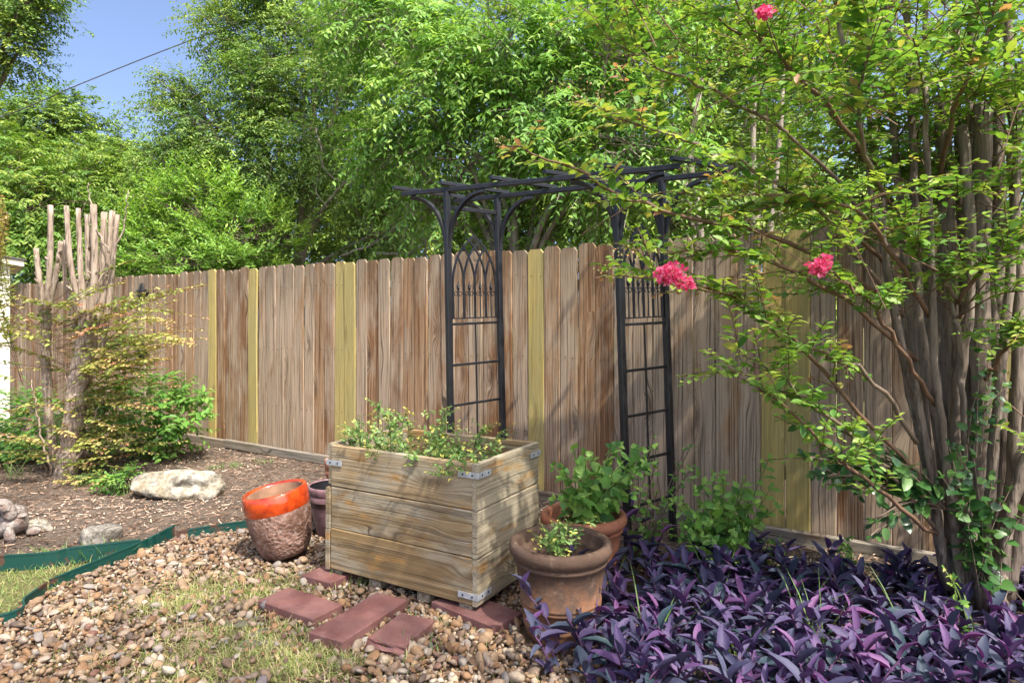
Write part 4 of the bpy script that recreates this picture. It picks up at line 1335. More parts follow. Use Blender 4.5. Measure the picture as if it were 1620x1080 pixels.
tree('oak_tree', 'dark live oak crown reaching into the top left corner', (-12.0, 13.0), [(-30, 60, 13, 110, 85), (-20, -30, 13, 110, 80), (35, 5, 12.6, 50, 45), (30, 80, 12.8, 36, 26)], 0.08, 0.042, M['oak'], M['bark_dark'], 0.16, 2.8, clump=26)
tree('oak_tree', 'distant oak below the cable left of the sky gap', (-12.5, 17.0), [(20, 200, 17, 110, 85), (85, 205, 17, 85, 62), (150, 235, 17, 70, 52), (200, 262, 17, 55, 45), (110, 285, 16.5, 120, 70)], 0.10, 0.055, M['oak'], M['bark_dark'], 0.16, 2.6)
tree('pinnate_tree', 'bright green feathery tree at the left edge behind the shed', (-8.0, 10.6), [(10, 285, 10.4, 85, 75), (60, 330, 10.2, 90, 70), (110, 285, 11.5, 80, 55), (30, 400, 10.0, 90, 60), (120, 400, 10.4, 90, 60), (180, 330, 11.5, 70, 60), (210, 270, 12, 60, 45)], 0.09, 0.035, M['pinnate'], M['bark_dark'], 0.09, 2.4, droop=0.45, per=13, twig=0.42)
elm = tree('elm_tree', 'tall airy elm with drooping twigs right of the sky gap', (-3.3, 10.2), [(430, 90, 10, 120, 95), (330, 195, 10, 95, 75), (480, 190, 9.6, 120, 100), (560, 70, 9.8, 110, 90), (420, 270, 9.6, 120, 70), (560, 270, 9.2, 110, 100), (300, 275, 10, 75, 55), (350, 60, 10.4, 62, 48), (500, -10, 10, 130, 60), (590, 370, 9.0, 110, 60), (280, 150, 10.4, 40, 30)], 0.060, 0.027, M['elm'], M['bark_grey'], 0.13, 2.3, droop=0.4, twig=0.36, shell=0.35)
for ctrl in ([(520, 320, 8.6), (545, 290, 8.5), (600, 262, 8.5), (640, 240, 8.4)], [(505, 250, 8.6), (525, 280, 8.5), (560, 290, 8.5), (565, 250, 8.5)], [(540, 405, 8.5), (600, 380, 8.3), (640, 350, 8.3), (700, 345, 8.3)], [(672, 420, 8.0), (672, 380, 8.0), (660, 350, 8.1), (630, 345, 8.2)], [(500, 200, 8.8), (510, 250, 8.7), (500, 300, 8.6), (520, 330, 8.6)], [(590, 400, 8.2), (650, 400, 8.2), (690, 360, 8.2)], [(380, 330, 9.2), (420, 290, 9.1), (440, 240, 9.1), (490, 215, 9.0)]):
    P = spline([W(*q) for q in ctrl], 18) + rng.normal(0, 0.008, (18, 3))
    MB().tube([Vector(q) for q in P], [0.016 - 0.0006 * i for i in range(18)], 6).build('bare_branch', M['bark_grey'], elm, True)
tree('privet_shrub', 'light green bushy privet just behind the left fence', (-4.1, 8.9), [(320, 345, 8.9, 95, 62), (255, 385, 9.0, 80, 55), (395, 380, 8.6, 75, 55), (330, 420, 8.6, 120, 40), (215, 425, 9.2, 60, 40)], 0.075, 0.026, M['privet'], M['bark_dark'], 0.05, 2.9, droop=-0.25, per=12, twig=0.26, cat='shrub', clump=34)
tree('chinaberry_tree', 'broad fresh green tree arching over the black arbor', (0.4, 7.3), [(640, 50, 7.6, 130, 85), (700, 160, 7.1, 120, 90), (800, 70, 6.8, 140, 100), (870, 190, 6.6, 120, 90), (960, 90, 6.4, 130, 110), (760, 250, 7.0, 100, 60), (1000, 230, 6.3, 100, 80), (640, 240, 7.5, 80, 70), (560, 10, 7.8, 80, 50), (690, 320, 7.3, 80, 45), (950, 290, 6.2, 90, 45)], 0.084, 0.034, M['china'], M['bark_grey'], 0.085, 2.5, droop=0.45, per=13, twig=0.45, shell=0.4)
tree('bright_shrub', 'sunlit pale green shrub showing under the arbor beam', (0.75, 7.4), [(860, 355, 7.2, 75, 45), (930, 345, 7.0, 70, 45), (800, 370, 7.4, 60, 35)], 0.07, 0.022, M['privet'], M['bark_dark'], 0.04, 2.8, droop=0.3, cat='shrub')
tree('hackberry_tree', 'slender trunked tree behind the fence, right of the arbor', (1.95, 6.6), [(1100, 110, 7.2, 120, 110), (1130, 270, 7.0, 100, 70), (1220, 190, 7.4, 110, 100), (1230, 50, 7.2, 110, 80), (1060, 330, 6.8, 90, 50), (1180, 350, 6.6, 90, 40)], 0.06, 0.03, M['elm'], M['bark_grey'], 0.055, 2.1, droop=0.3, shell=0.4)
tree('backdrop_tree', 'leafy tree behind the right fence, seen through the crape myrtle', (3.9, 7.6), [(1330, 300, 7.4, 100, 90), (1450, 330, 7.0, 100, 75), (1560, 330, 6.6, 100, 75), (1330, 130, 8.2, 85, 85), (1600, 210, 7.2, 80, 80), (1420, 400, 6.6, 140, 40), (1580, 50, 8, 90, 60), (1420, 10, 8, 90, 45)], 0.062, 0.03, M['privet'], M['bark_dark'], 0.08, 1.7, droop=0.3, shell=0.4)
for k, (u, y, hh, lab) in enumerate(((190, 15, 330, 'dark tree mass low behind the left fence end'), (400, 14.5, 320, 'dark distant tree behind the light green privet'), (640, 14, 300, 'shadowy distant tree behind the elm\'s bare branches'), (880, 13, 260, 'shadowy distant tree behind the middle of the arbor'), (1120, 12.5, 270, 'shadowy distant tree behind the slender trunks'), (1330, 12.5, 370, 'low distant tree behind the right fence'), (1560, 12, 370, 'low distant tree at the right edge of the picture'))):
    tree('distant_tree', lab, tuple(W(u, 500, y)[:2]), [(u - 60, hh, y, 110, 95), (u + 60, hh + 15, y + 0.4, 110, 95), (u, hh + 95, y - 0.4, 150, 60), (u + 120, hh + 70, y + 0.8, 110, 80)] + ([(u, 170, y, 130, 90), (u + 20, 60, y, 120, 90)] if 600 < u < 1200 else []), 0.12, 0.06, M['oak'], M['bark_dark'], 0.12, 2.4, group='distant trees', droop=0.3)
# bare slender trunks seen above the fence
for k, (ctrl, r, lab) in enumerate(([[(1118, 520, 6.3), (1100, 380, 6.3), (1085, 300, 6.3), (1075, 200, 6.4)], 0.035, 'pale slender trunk left of the pair above the fence'], [[(1125, 520, 6.1), (1103, 330, 6.1), (1092, 250, 6.1), (1110, 120, 6.2)], 0.04, 'thicker leaning slender trunk above the fence'], [[(1190, 520, 6.6), (1190, 330, 6.6), (1192, 150, 6.6), (1190, 0, 6.6)], 0.035, 'straight slender trunk rising behind the crape branches'], [[(1205, 520, 6.0), (1220, 350, 6.0), (1235, 200, 6.0), (1240, 60, 6.1)], 0.028, 'thin leaning trunk right of the straight one'])):
    P = spline([W(*q) for q in ctrl], 16)
    P[0, 2] = 0
    e = empty('slender_tree', tuple(P[0]), lab, 'tree', 'slender trunks behind the fence')
    MB().tube([Vector(q) for q in P], [r * (1 - 0.02 * i) for i in range(16)], 8).build('trunk', M['bark_grey'], e, True)
    lv = Leaves(); stk = []
    for j in range(9):
        q = P[15 - j // 2]
        d = unit(1)[0]; d[2] = abs(d[2]) * 0.5
        path = spline([q, q + d * 0.3, q + d * 0.62 + np.array([0, 0, -0.04])], 7)
        leaf_shoot(lv, stk, path, 0.03, 0.06, 0.5, 0.5, r=0.005)
    emit_sticks(stk, 'twigs', M['bark_grey'], e)
    lv.emit(e, KITE, M['elm'], name='crown')

# tree to the right behind the photographer whose crown dapples the yard
e = empty('shade_tree', (4.4, -2.6, 0), 'broad tree behind the viewer whose crown dapples the yard', 'tree')
lv, stk = Leaves(), []
top = Vector((3.6, -1.9, 3.6))
MB().tube(spline([(4.4, -2.6, -0.05), (4.1, -2.3, 1.8), tuple(top)], 9), [0.2 - 0.01 * i for i in range(9)], 10).build('trunk', M['bark_dark'], e, True)
SHADE = [((1.3, 0.4, 5.3), (1.2, 0.9, 0.7), 0.30), ((2.3, -1.0, 5.3), (1.1, 0.8, 0.7), 0.26), ((0.6, -0.8, 5.2), (1.0, 0.8, 0.7), 0.24)]
for c, r, cov in SHADE:
    lobe_leaves(lv, stk, c, r, 0.085, 0.042, cov, 5, 0.3, 9, 20, 0.3)
    c = Vector(c)
    MB().tube(spline([tuple(top), tuple(top.lerp(c, 0.5) + Vector((0, 0, 0.3))), tuple(c)], 9), [0.07 * (1 - 0.09 * i) for i in range(9)], 7).build('limb', M['bark_dark'], e, True)
emit_sticks(stk, 'twigs', M['bark_dark'], e)
lv.emit(e, KITE, M['elm'], name='crown')

# ================================================================== LEFT CRAPE MYRTLE (hard pruned)
cb = G(103, 757)
cl = empty('pollarded_crape_myrtle', (cb.x, cb.y, 0), 'hard-pruned crape myrtle with pale cut stubs and pinkish sprouts', 'tree')
Y0 = cb.y
def stem(par, name, ctrl, r0, r1, mat, n=14, sides=10, wob=0.008):
    n = int(n * 1.6)
    P = spline([W(u, v, y) for u, v, y in ctrl], n)
    P[1:-1] += rng.normal(0, wob, (n - 2, 3))
    rs = [r0 + (r1 - r0) * i / (n - 1) for i in range(n)]
    rs = [q * (1 + 0.07 * math.sin(i * 2.3 + r0 * 900)) for i, q in enumerate(rs)]
    MB().tube([Vector(q) for q in P], rs, sides, rough=0.05).build(name, mat, par, True)
    return P
stem(cl, 'trunk', [(100, 768, Y0), (112, 700, Y0), (122, 620, Y0), (132, 560, Y0), (142, 490, Y0)], 0.090, 0.078, M['bark_pale'])
stem(cl, 'trunk', [(92, 765, Y0 + 0.15), (76, 650, Y0 + 0.15), (72, 540, Y0 + 0.12), (72, 480, Y0 + 0.1)], 0.034, 0.042, M['bark_pale'])
stubs = []
for ctrl, r0, r1 in (([(70, 490), (62, 440), (57, 393)], .034, .028), ([(73, 490), (79, 420), (80, 325)], .036, .03), ([(76, 490), (90, 430), (97, 382)], .034, .028), ([(135, 520), (128, 440), (124, 330)], .04, .026), ([(140, 520), (140, 430), (138, 340)], .042, .03), ([(143, 520), (150, 430), (148, 324)], .045, .036), ([(146, 510), (160, 430), (165, 336)], .042, .034), ([(150, 520), (168, 440), (178, 334)], .045, .034), ([(160, 560), (172, 480), (186, 340)], .034, .026), ([(130, 500), (112, 420), (105, 326)], .036, .028), ([(120, 520), (103, 440), (103, 380)], .03, .024)):
    dy = random.uniform(-0.14, 0.14)
    P = stem(cl, 'stub', [(u, v, Y0 + dy * (1 if i else 0.3)) for i, (u, v) in enumerate(ctrl)], r0 * 0.74, r1 * 0.70, M['bark_pale'], 9, 9, 0.0012)
    stubs.append(P)
    MB().tube([Vector(P[-1]), Vector(P[-1]) + Vector((0, 0, 0.003))], r1 * 0.66, 9).build('saw_cut', M['cutwood'], cl)
for k in range(20):                                  # broken side spurs on the stubs
    P = random.choice(stubs)
    p = P[random.randrange(3, len(P) - 2)]
    d = np.array([random.uniform(-1, 1), random.uniform(-1, 0.2), random.uniform(0.5, 1.2)])
    d = d / np.linalg.norm(d) * random.uniform(0.05, 0.10)
    MB().tube([Vector(p), Vector(p + d * 0.6), Vector(p + d)], [0.014, 0.011, 0.007], 6).build('spur', M['bark_pale'], cl, True)
for ctrl in ([(150, 460), (185, 390), (200, 345), (203, 300)], [(172, 400), (150, 350), (143, 315), (140, 290)], [(118, 740), (150, 660), (170, 620)], [(95, 740), (110, 640), (100, 560)], [(80, 750), (60, 660), (50, 600)]):
    stem(cl, 'thin_shoot', [(u, v, Y0 - 0.05) for u, v in ctrl], 0.010, 0.004, M['bark_pale'], 12, 6)
lv, stk = Leaves(), []
for k in range(240):
    v0 = 480 + 265 * random.random() ** 0.9
    st0 = W(random.uniform(70, 150), v0, Y0 + random.uniform(-0.2, 0.2))
    a = random.uniform(0, 6.283)
    if random.random() < 0.4: a = random.uniform(-0.9, 0.5)
    if -2.3 < (a if a < math.pi else a - 6.283) < -0.75: continue
    ln = random.uniform(0.35, 0.95) * (1.1 if v0 < 640 else 0.9)
    d = Vector((math.cos(a), math.sin(a) * 0.8, random.uniform(0.0, 0.55)))
    mid = st0 + d * ln * 0.5
    end = st0 + d * ln + Vector((0, 0, -0.10 * ln))
    val = random.gauss(0.42, 0.16)
    leaf_shoot(lv, stk, spline([st0, mid, end], 7), 0.028, 0.050, 0.56, val, val + random.uniform(0.1, 0.6), start=0.3, r=0.003)
for ctrl in ([(160, 560), (210, 540), (260, 535), (310, 538)], [(165, 545), (215, 510), (270, 508)], [(160, 575), (200, 560), (262, 552)], [(150, 590), (210, 580), (270, 570)], [(30, 600), (10, 520), (-10, 450), (5, 340)], [(60, 520), (20, 480), (5, 420), (2, 320)]):
    for j in range(3):
        leaf_shoot(lv, stk, spline([W(u + random.uniform(-8, 8), v + random.uniform(-9, 9), Y0 - 0.15 * i - 0.1 * j) for i, (u, v) in enumerate(ctrl)], 10), 0.026, 0.052, 0.56, 0.5, 0.85, start=0.25, r=0.003)
emit_sticks(stk, 'twigs', M['redtwig'], cl)
lv.emit(cl, LEAF, M['crape_pale_a'], name='crown')

# green bush behind it, against the fence
def bush(name, label, c, r, L, Wd, key, n_cover, cat='shrub', tm=LEAF, group=None, per=9, twig=0.2, droop=0.1, parts=0, zmin=0.02, clump=26):
    e = empty(name, (c[0], c[1], 0), label, cat, group)
    lv, stk = Leaves(), []
    lobe_leaves(lv, None, c, r, L, Wd, n_cover, 5, droop, per, clump, twig, shell=0.3)
    for i in range(len(lv.P)):
        lv.P[i] = lv.P[i].copy()
        lv.P[i][:, 2] = np.maximum(lv.P[i][:, 2], zmin + rng.random(len(lv.P[i])) * 0.06)
    base = np.array([c[0], c[1], 0.0])
    for k in range(40):
        d = unit(1)[0] * np.array(r) * 0.8
        tip = np.array(c) + d
        tip[2] = max(tip[2], 0.08)
        b = base + rng.normal(0, 0.05, 3) * np.array([1, 1, 0])
        md = (b + tip) / 2 + np.array([0, 0, 0.05])
        stk.append((b, md, 0.005)); stk.append((md, tip, 0.0035))
    emit_sticks(stk, 'stems', M['greenstem'], e)
    lv.emit(e, tm, M[key + '_a'], M[key + '_o'], parts, name='foliage')
    return e
bush('green_bush', 'bright green leafy bush against the fence beside the pruned crape myrtle', W(232, 662, 6.2), (0.50, 0.42, 0.42), 0.085, 0.036, 'pinnate2' if False else 'fresh', 3.2, zmin=0.04)
bush('green_bush', 'low green bush left of the pruned trunk, before the shed', W(30, 690, 6.3), (0.6, 0.4, 0.32), 0.075, 0.034, 'fresh', 2.6)
bush('leafy_weed', 'small bright weed at the left end of the limestone boulder', G(182, 785) + Vector((0, 0.03, 0.12)), (0.12, 0.12, 0.11), 0.03, 0.018, 'fresh', 2.4, 'weed', per=7, twig=0.07, clump=14)
bush('leafy_weed', 'small yellowish weed tuft at the foot of the pruned trunk', G(130, 770) + Vector((0.05, 0.0, 0.06)), (0.2, 0.12, 0.07), 0.03, 0.018, 'crape_pale', 1.6, 'weed', per=7, twig=0.07, clump=14)

# ================================================================== RIGHT CRAPE MYRTLE
rb = G(1545, 985)
cr = empty('crape_myrtle', (rb.x, rb.y, 0), 'multi-stemmed crape myrtle with pink blooms filling the right side', 'tree')
yb = rb.y
BM = M['bark_crape']
stems = []
for ctrl, r0, r1, nm in (
    ([(1498, 930, yb - .02), (1462, 720, yb - .1), (1420, 520, yb - .15), (1385, 330, yb - .1), (1345, 130, yb), (1310, -60, yb)], .026, .010, 'stem'),
    ([(1510, 950, yb), (1470, 700, yb), (1432, 420, yb), (1412, 180, yb + .05), (1400, -60, yb)], .030, .012, 'stem'),
    ([(1515, 950, yb - .05), (1490, 720, yb - .1), (1452, 480, yb - .1), (1445, 250, yb - .05), (1430, -60, yb)], .032, .014, 'stem'),
    ([(1530, 960, yb), (1508, 700, yb + .05), (1498, 400, yb + .05), (1492, 150, yb + .05)], .044, .036, 'stub'),
    ([(1548, 970, yb), (1552, 700, yb - .05), (1550, 450, yb - .05), (1556, 165, yb - .05)], .050, .040, 'stub'),
    ([(1560, 970, yb + .1), (1575, 700, yb + .12), (1578, 400, yb + .12), (1578, 130, yb + .12)], .044, .034, 'stub'),
    ([(1575, 970, yb), (1600, 760, yb - .05), (1612, 480, yb - .05), (1600, 200, yb), (1592, -60, yb)], .036, .016, 'stem'),
    ([(1590, 960, yb + .05), (1640, 700, yb), (1650, 400, yb), (1660, 100, yb)], .04, .02, 'stem'),
    ([(1525, 960, yb + .12), (1530, 650, yb + .2), (1518, 300, yb + .2), (1512, -60, yb + .2)], .032, .014, 'stem'),
    ([(1540, 960, yb + .1), (1500, 650, yb + .25), (1470, 350, yb + .3), (1462, -60, yb + .3)], .03, .013, 'stem'),
    ([(1505, 930, yb + .1), (1462, 640, yb + .2), (1400, 400, yb + .25), (1378, 200, yb + .3), (1370, -60, yb + .3)], .024, .010, 'stem'),
    ([(1555, 970, yb - .1), (1528, 800, yb - .2), (1520, 560, yb - .22), (1505, 480, yb - .22)], .016, .010, 'stem'),
    ([(1540, 960, yb - .06), (1535, 720, yb - .02), (1528, 500, yb + .02), (1530, 300, yb + .02), (1540, -60, yb)], .03, .014, 'stem'),
    ([(1580, 960, yb + .1), (1620, 650, yb + .2), (1630, 300, yb + .2), (1640, -60, yb + .2)], .03, .016, 'stem'),
    ([(1560, 980, yb - .08), (1590, 850, yb - .12), (1625, 720, yb - .12), (1680, 600, yb - .1)], .032, .02, 'stem'),
    ([(1570, 975, yb + .05), (1588, 700, yb + .06), (1560, 430, yb + .08), (1545, 230, yb + .08)], .036, .028, 'stub'),
    ([(1522, 950, yb - .12), (1500, 760, yb - .2), (1478, 560, yb - .22), (1470, 330, yb - .2), (1462, 120, yb - .2)], .022, .012, 'stem'),
    ([(1552, 960, yb - .14), (1566, 760, yb - .2), (1592, 520, yb - .2), (1606, 330, yb - .2), (1612, 100, yb - .18)], .026, .016, 'stem'),
    ([(1536, 960, yb - .1), (1512, 700, yb - .12), (1536, 420, yb - .16), (1522, 200, yb - .14)], .03, .024, 'stub'),
    ([(1512, 940, yb + .02), (1486, 700, yb + .1), (1468, 480, yb + .12), (1452, 240, yb + .12), (1446, 60, yb + .12)], .026, .016, 'stem'),
    ([(1500, 930, yb - .1), (1480, 800, yb - .15), (1455, 640, yb - .18), (1410, 470, yb - .2), (1395, 300, yb - .2)], .020, .009, 'stem'),
):
    stems.append(stem(cr, nm, ctrl, r0 * 0.88, r1 * 0.9, BM, 18, 9, 0.0028))
# flared root crown
stem(cr, 'root_crown', [(1545, 1010, yb), (1545, 960, yb), (1545, 900, yb)], 0.15, 0.085, BM, 8, 14, 0.012)
branches = [
    [(1500, 860, yb - .1), (1400, 740, 2.62), (1300, 650, 2.5), (1225, 590, 2.42), (1165, 556, 2.36)],
    [(1480, 780, yb - .1), (1360, 650, 2.6), (1240, 520, 2.48), (1160, 470, 2.4), (1080, 450, 2.34), (985, 436, 2.3)],
    [(1450, 570, yb - .15), (1330, 470, 2.55), (1210, 410, 2.42), (1120, 400, 2.36), (1040, 398, 2.32)],
    [(1430, 500, yb - .1), (1300, 340, 2.5), (1200, 275, 2.36), (1090, 225, 2.28), (965, 184, 2.2)],
    [(1420, 480, yb - .1), (1240, 380, 2.5), (1090, 345, 2.38), (980, 310, 2.3), (890, 262, 2.24), (800, 232, 2.2)],
    [(1410, 330, yb), (1330, 190, 2.6), (1250, 110, 2.5), (1190, 50, 2.44), (1150, -30, 2.4)],
    [(1400, 330, yb - .1), (1362, 210, 2.3), (1368, 100, 2.2), (1375, -20, 2.15)],
    [(1480, 640, yb - .2), (1400, 510, 2.5), (1340, 450, 2.45), (1298, 420, 2.42)],
    [(1500, 860, yb - .1), (1420, 800, 2.6), (1340, 735, 2.5), (1290, 690, 2.45), (1190, 600, 2.4), (1150, 590, 2.38)],
    [(1440, 430, yb), (1290, 250, 2.6), (1160, 160, 2.5), (1050, 110, 2.45), (960, 60, 2.4)],
    [(1430, 350, yb + .1), (1300, 160, 2.8), (1180, 60, 2.75), (1080, 0, 2.7)],
    [(1470, 500, yb - .2), (1400, 380, 2.5), (1340, 330, 2.4), (1230, 305, 2.35), (1140, 310, 2.3)],
    [(1515, 480, 2.62), (1490, 440, 2.56), (1440, 380, 2.5), (1420, 330, 2.45)],
    [(1515, 480, 2.62), (1560, 420, 2.5), (1620, 370, 2.45)],
    [(1560, 600, yb - .2), (1600, 540, 2.5), (1640, 500, 2.4)],
    [(1450, 700, yb - .2), (1380, 600, 2.5), (1310, 560, 2.45), (1250, 545, 2.4), (1180, 480, 2.36)],
    [(1480, 300, yb), (1520, 150, 2.5), (1560, 60, 2.4), (1580, -30, 2.35)],
    [(1400, 420, yb - .1), (1310, 330, 2.5), (1240, 320, 2.42), (1150, 360, 2.36)],
]
lv, stk = Leaves(), []
def side_shoots(P, val, tip, nsh, lmin, lmax, L=0.050, st=0.25, lift=0.15, r=0.0022):
    """leafy side shoots along a branch plus leaves on its own outer end"""
    n = len(P)
    for k in range(nsh):
        f = st + (1 - st) * random.random()
        i = min(int(f * (n - 1)), n - 2)
        p = P[i] + (P[i + 1] - P[i]) * random.random()
        t_ = nrm((P[i + 1] - P[i])[None])[0]
        s_ = nrm(np.cross(t_, np.array([0, 0, 1.0]))[None])[0] * random.choice((-1, 1))
        d = t_ * random.uniform(0.3, 0.9) + s_ * random.uniform(0.3, 1.0) + np.array([0, 0, random.uniform(-0.35, 0.55) + lift])
        d = nrm(d[None])[0]
        ln = random.uniform(lmin, lmax)
        path = spline([p, p + d * ln * 0.5, p + d * ln + np.array([0, 0, -0.12 * ln])], 6)
        v_ = random.gauss(val, 0.13)
        leaf_shoot(lv, stk, path, 0.026, L * random.uniform(0.8, 1.15), 0.56, v_, v_ + (tip - val) * random.random(), r=r, start=0.12)
for bi, ctrl in enumerate(branches):
    P = spline([W(*q) for q in ctrl], 22)
    P[1:-1] += rng.normal(0, 0.006, (20, 3))
    MB().tube([Vector(q) for q in P], [0.0105 - 0.00036 * i for i in range(22)], 6).build('branch', M['redtwig'] if bi % 3 else M['twig'], cr, True)
    yellow = bi in (1, 3, 4, 11)
    leaf_shoot(lv, None, P[10:], 0.024, 0.056, 0.56, 0.6 if yellow else 0.42, 0.97 if bi in (3, 4) else 0.75, jitter=0.3)
    side_shoots(P, 0.62 if yellow else 0.47, 0.95 if yellow else 0.66, (16 if bi in (3, 4) else 22), 0.10, 0.30)
# big leafed vertical spray at the top
P = spline([W(*q) for q in branches[6]], 22)
leaf_shoot(lv, None, P[8:], 0.026, 0.085, 0.46, 0.25, 0.35, jitter=0.15, taper=False, normal=(0, -0.6, 0.8))
# crown shoots from the stems and in the top of the crown
for P in stems:
    n = len(P)
    for k in range(6):
        i = random.randrange(int(n * 0.70), n - 1)
        p = P[i]
        a = random.uniform(0, 6.283)
        d = np.array([math.cos(a) - 0.25, math.sin(a) - 0.15, random.uniform(-0.05, 0.7)])
        d = nrm(d[None])[0]
        ln = random.uniform(0.25, 0.75)
        Q = spline([p, p + d * ln * 0.5 + np.array([0, 0, 0.05]), p + d * ln], 8)
        for a_, b_ in zip(Q[:-1], Q[1:]): stk.append((a_, b_, 0.0035))
        side_shoots(Q, random.gauss(0.46, 0.12), 0.72, 6, 0.10, 0.26, L=0.047)
        leaf_shoot(lv, None, Q[3:], 0.022, 0.04, 0.56, 0.5, 0.7)
for k in range(140):
    u, v, y = random.uniform(930, 1640), random.uniform(-80, 400), random.uniform(2.25, 3.9)
    if u < 1160 and v > 150 and random.random() < 0.93: continue
    if 1395 < u < 1500 and 60 < v < 210 and random.random() < 0.75: continue
    p = np.array(W(u, v, y))
    d = unit(1)[0]; d[2] = abs(d[2]) * 0.6
    ln = random.uniform(0.14, 0.3)
    Q = spline([p - d * ln + np.array([0, 0, -0.09]), p, p + d * ln * 0.5 + np.array([0, 0, -0.03])], 8)
    for a_, b_ in zip(Q[:-1], Q[1:]): stk.append((a_, b_, 0.0028))
    side_shoots(Q, random.gauss(0.46, 0.13), 0.72, 5, 0.10, 0.24, L=0.047)
emit_sticks(stk, 'twigs', M['redtwig'], cr)
lv.emit(cr, LEAF, M['crape_a'], M['crape_o'], 300, name='crown')
def flowers(u, v, y, r, n):
    c = np.array(W(u, v, y))
    f_ = Leaves()
    d = unit(n)
    p = c + d * r * (0.35 + 0.65 * rng.random(n))[:, None] * np.array([1.15, 0.9, 0.8])
    f_.add(p, d + rng.normal(0, 0.6, (n, 3)), rng.normal(0, 1, (n, 3)), rng.uniform(0.012, 0.02, n), rng.uniform(0.011, 0.017, n), rng.random(n))
    f_.emit(cr, LEAF, M['pinkpetal'], name='flower_cluster')
flowers(1062, 432, 2.14, 0.040, 190); flowers(1083, 448, 2.15, 0.027, 80); flowers(1048, 436, 2.16, 0.025, 60); flowers(1296, 423, 2.20, 0.032, 120); flowers(1306, 414, 2.21, 0.023, 50); flowers(1210, 19, 2.16, 0.022, 80)
stem(cr, 'flower_stalk', [(1150, 466, 2.39), (1100, 455, 2.24), (1064, 436, 2.15)], 0.004, 0.002, M['redtwig'], 5, 5, 0.001)
stem(cr, 'flower_stalk', [(1345, 452, 2.46), (1320, 440, 2.3), (1298, 424, 2.21)], 0.004, 0.002, M['redtwig'], 5, 5, 0.001)
stem(cr, 'flower_stalk', [(1235, 95, 2.49), (1220, 55, 2.3), (1210, 24, 2.17)], 0.004, 0.002, M['redtwig'], 5, 5, 0.001)
def buds(u, v, y, r, n):
    c = np.array(W(u, v, y))
    f_ = Leaves()
    p = c + rng.normal(0, 1, (n, 3)) * np.array([r, r * 0.6, r * 0.7])
    f_.add(p, rng.normal(0, 1, (n, 3)), rng.normal(0, 1, (n, 3)), 0.008, 0.008, rng.random(n))
    f_.emit(cr, OVAL, M['bud'], name='flower_buds')
buds(1190, 75, 2.42, 0.05, 110); buds(1000, 400, 2.32, 0.035, 60); buds(960, 425, 2.3, 0.025, 30); buds(790, 222, 2.2, 0.012, 24); buds(930, 150, 2.2, 0.05, 80)

# ================================================================== PLANTS IN THE BED AND POTS
def broad_plant(name, label, base, tips, L, wr, key, tm, cat='plant', spacing=0.05, stemmat='greenstem', parts=300, group=None, r=0.003, droop=0.2, start=0.2, jit=0.35, tri=1):
    base = Vector(base)
    e = empty(name, base, label, cat, group)
    lv, stk = Leaves(), []
    for t_ in tips:
        t_ = Vector(t_)
        b = base + Vector((random.uniform(-0.05, 0.05), random.uniform(-0.05, 0.05), 0))
        md = b.lerp(t_, 0.5) + Vector((0, 0, 0.05))
        P = spline([b, md, t_], 9)
        leaf_shoot(lv, stk, P, spacing, L, wr, 0.45, 0.8, start=start, r=r, droop=droop, jitter=jit, normal=(0, -0.45, 0.85))
    emit_sticks(stk, 'stems', M[stemmat], e, 5)
    lv.emit(e, tm, M[key + '_a'], M[key + '_o'], parts, name='foliage')
    return e
def around(u0, u1, v0, v1, y0, y1, n):
    return [W(random.uniform(u0, u1), random.uniform(v0, v1), random.uniform(y0, y1)) for _ in range(n)]
broad_plant('potted_plant', 'leafy green plant growing in the rear terracotta pot', (0.366, 3.28, 0.30), around(868, 960, 705, 800, 3.05, 3.4, 16) + around(940, 1040, 700, 790, 3.1, 3.5, 14), 0.078, 0.68, 'fresh', HEART, spacing=0.045)
broad_plant('bed_plant', 'toothed-leaf green plant rising from the purple foliage by the fence', (1.12, 3.42, 0.0), around(1060, 1180, 745, 850, 3.2, 3.55, 20) + around(1150, 1235, 715, 830, 3.3, 3.5, 9) + around(1090, 1180, 830, 920, 3.1, 3.3, 14), 0.080, 0.56, 'fresh', LEAF, spacing=0.042)
broad_plant('climbing_vine', 'thin green vine at the foot of the arbor\'s right post', (0.72, 3.62, 0.0), around(1000, 1110, 690, 800, 3.5, 3.7, 9) + around(980, 1060, 780, 850, 3.4, 3.6, 7), 0.05, 0.55, 'fresh', LEAF, 'vine', spacing=0.06, stemmat='twig')
broad_plant('glossy_shrub', 'dark glossy broad leaves hanging left of the crape myrtle stems', W(1490, 800, 2.75), around(1270, 1400, 670, 760, 2.55, 2.75, 12) + around(1370, 1440, 740, 850, 2.6, 2.8, 10) + around(1300, 1380, 700, 780, 2.6, 2.7, 5), 0.078, 0.55, 'glossy', OVAL, 'shrub', spacing=0.06, stemmat='twig', start=0.35, r=0.004)
broad_plant('ivy_plant', 'green ivy leaves climbing the crape myrtle stems', W(1560, 930, 2.66), around(1530, 1600, 660, 900, 2.6, 2.72, 5) + around(1480, 1560, 690, 770, 2.58, 2.68, 5) + around(1590, 1640, 760, 960, 2.6, 2.7, 4), 0.06, 0.8, 'glossy', HEART, 'vine', spacing=0.05, r=0.002, stemmat='twig')
broad_plant('ivy_plant', 'dark ivy leaves up the middle of the crape myrtle', W(1545, 720, 2.62), around(1540, 1600, 400, 640, 2.58, 2.68, 7), 0.04, 0.75, 'glossy', HEART, 'vine', spacing=0.05, r=0.002, stemmat='twig')
broad_plant('young_sprout', 'variegated pale sprout among purple leaves before the trunk', W(1510, 1010, 2.55), around(1490, 1525, 885, 920, 2.5, 2.6, 3), 0.05, 0.5, 'crape', LEAF, 'plant', spacing=0.05, r=0.002)
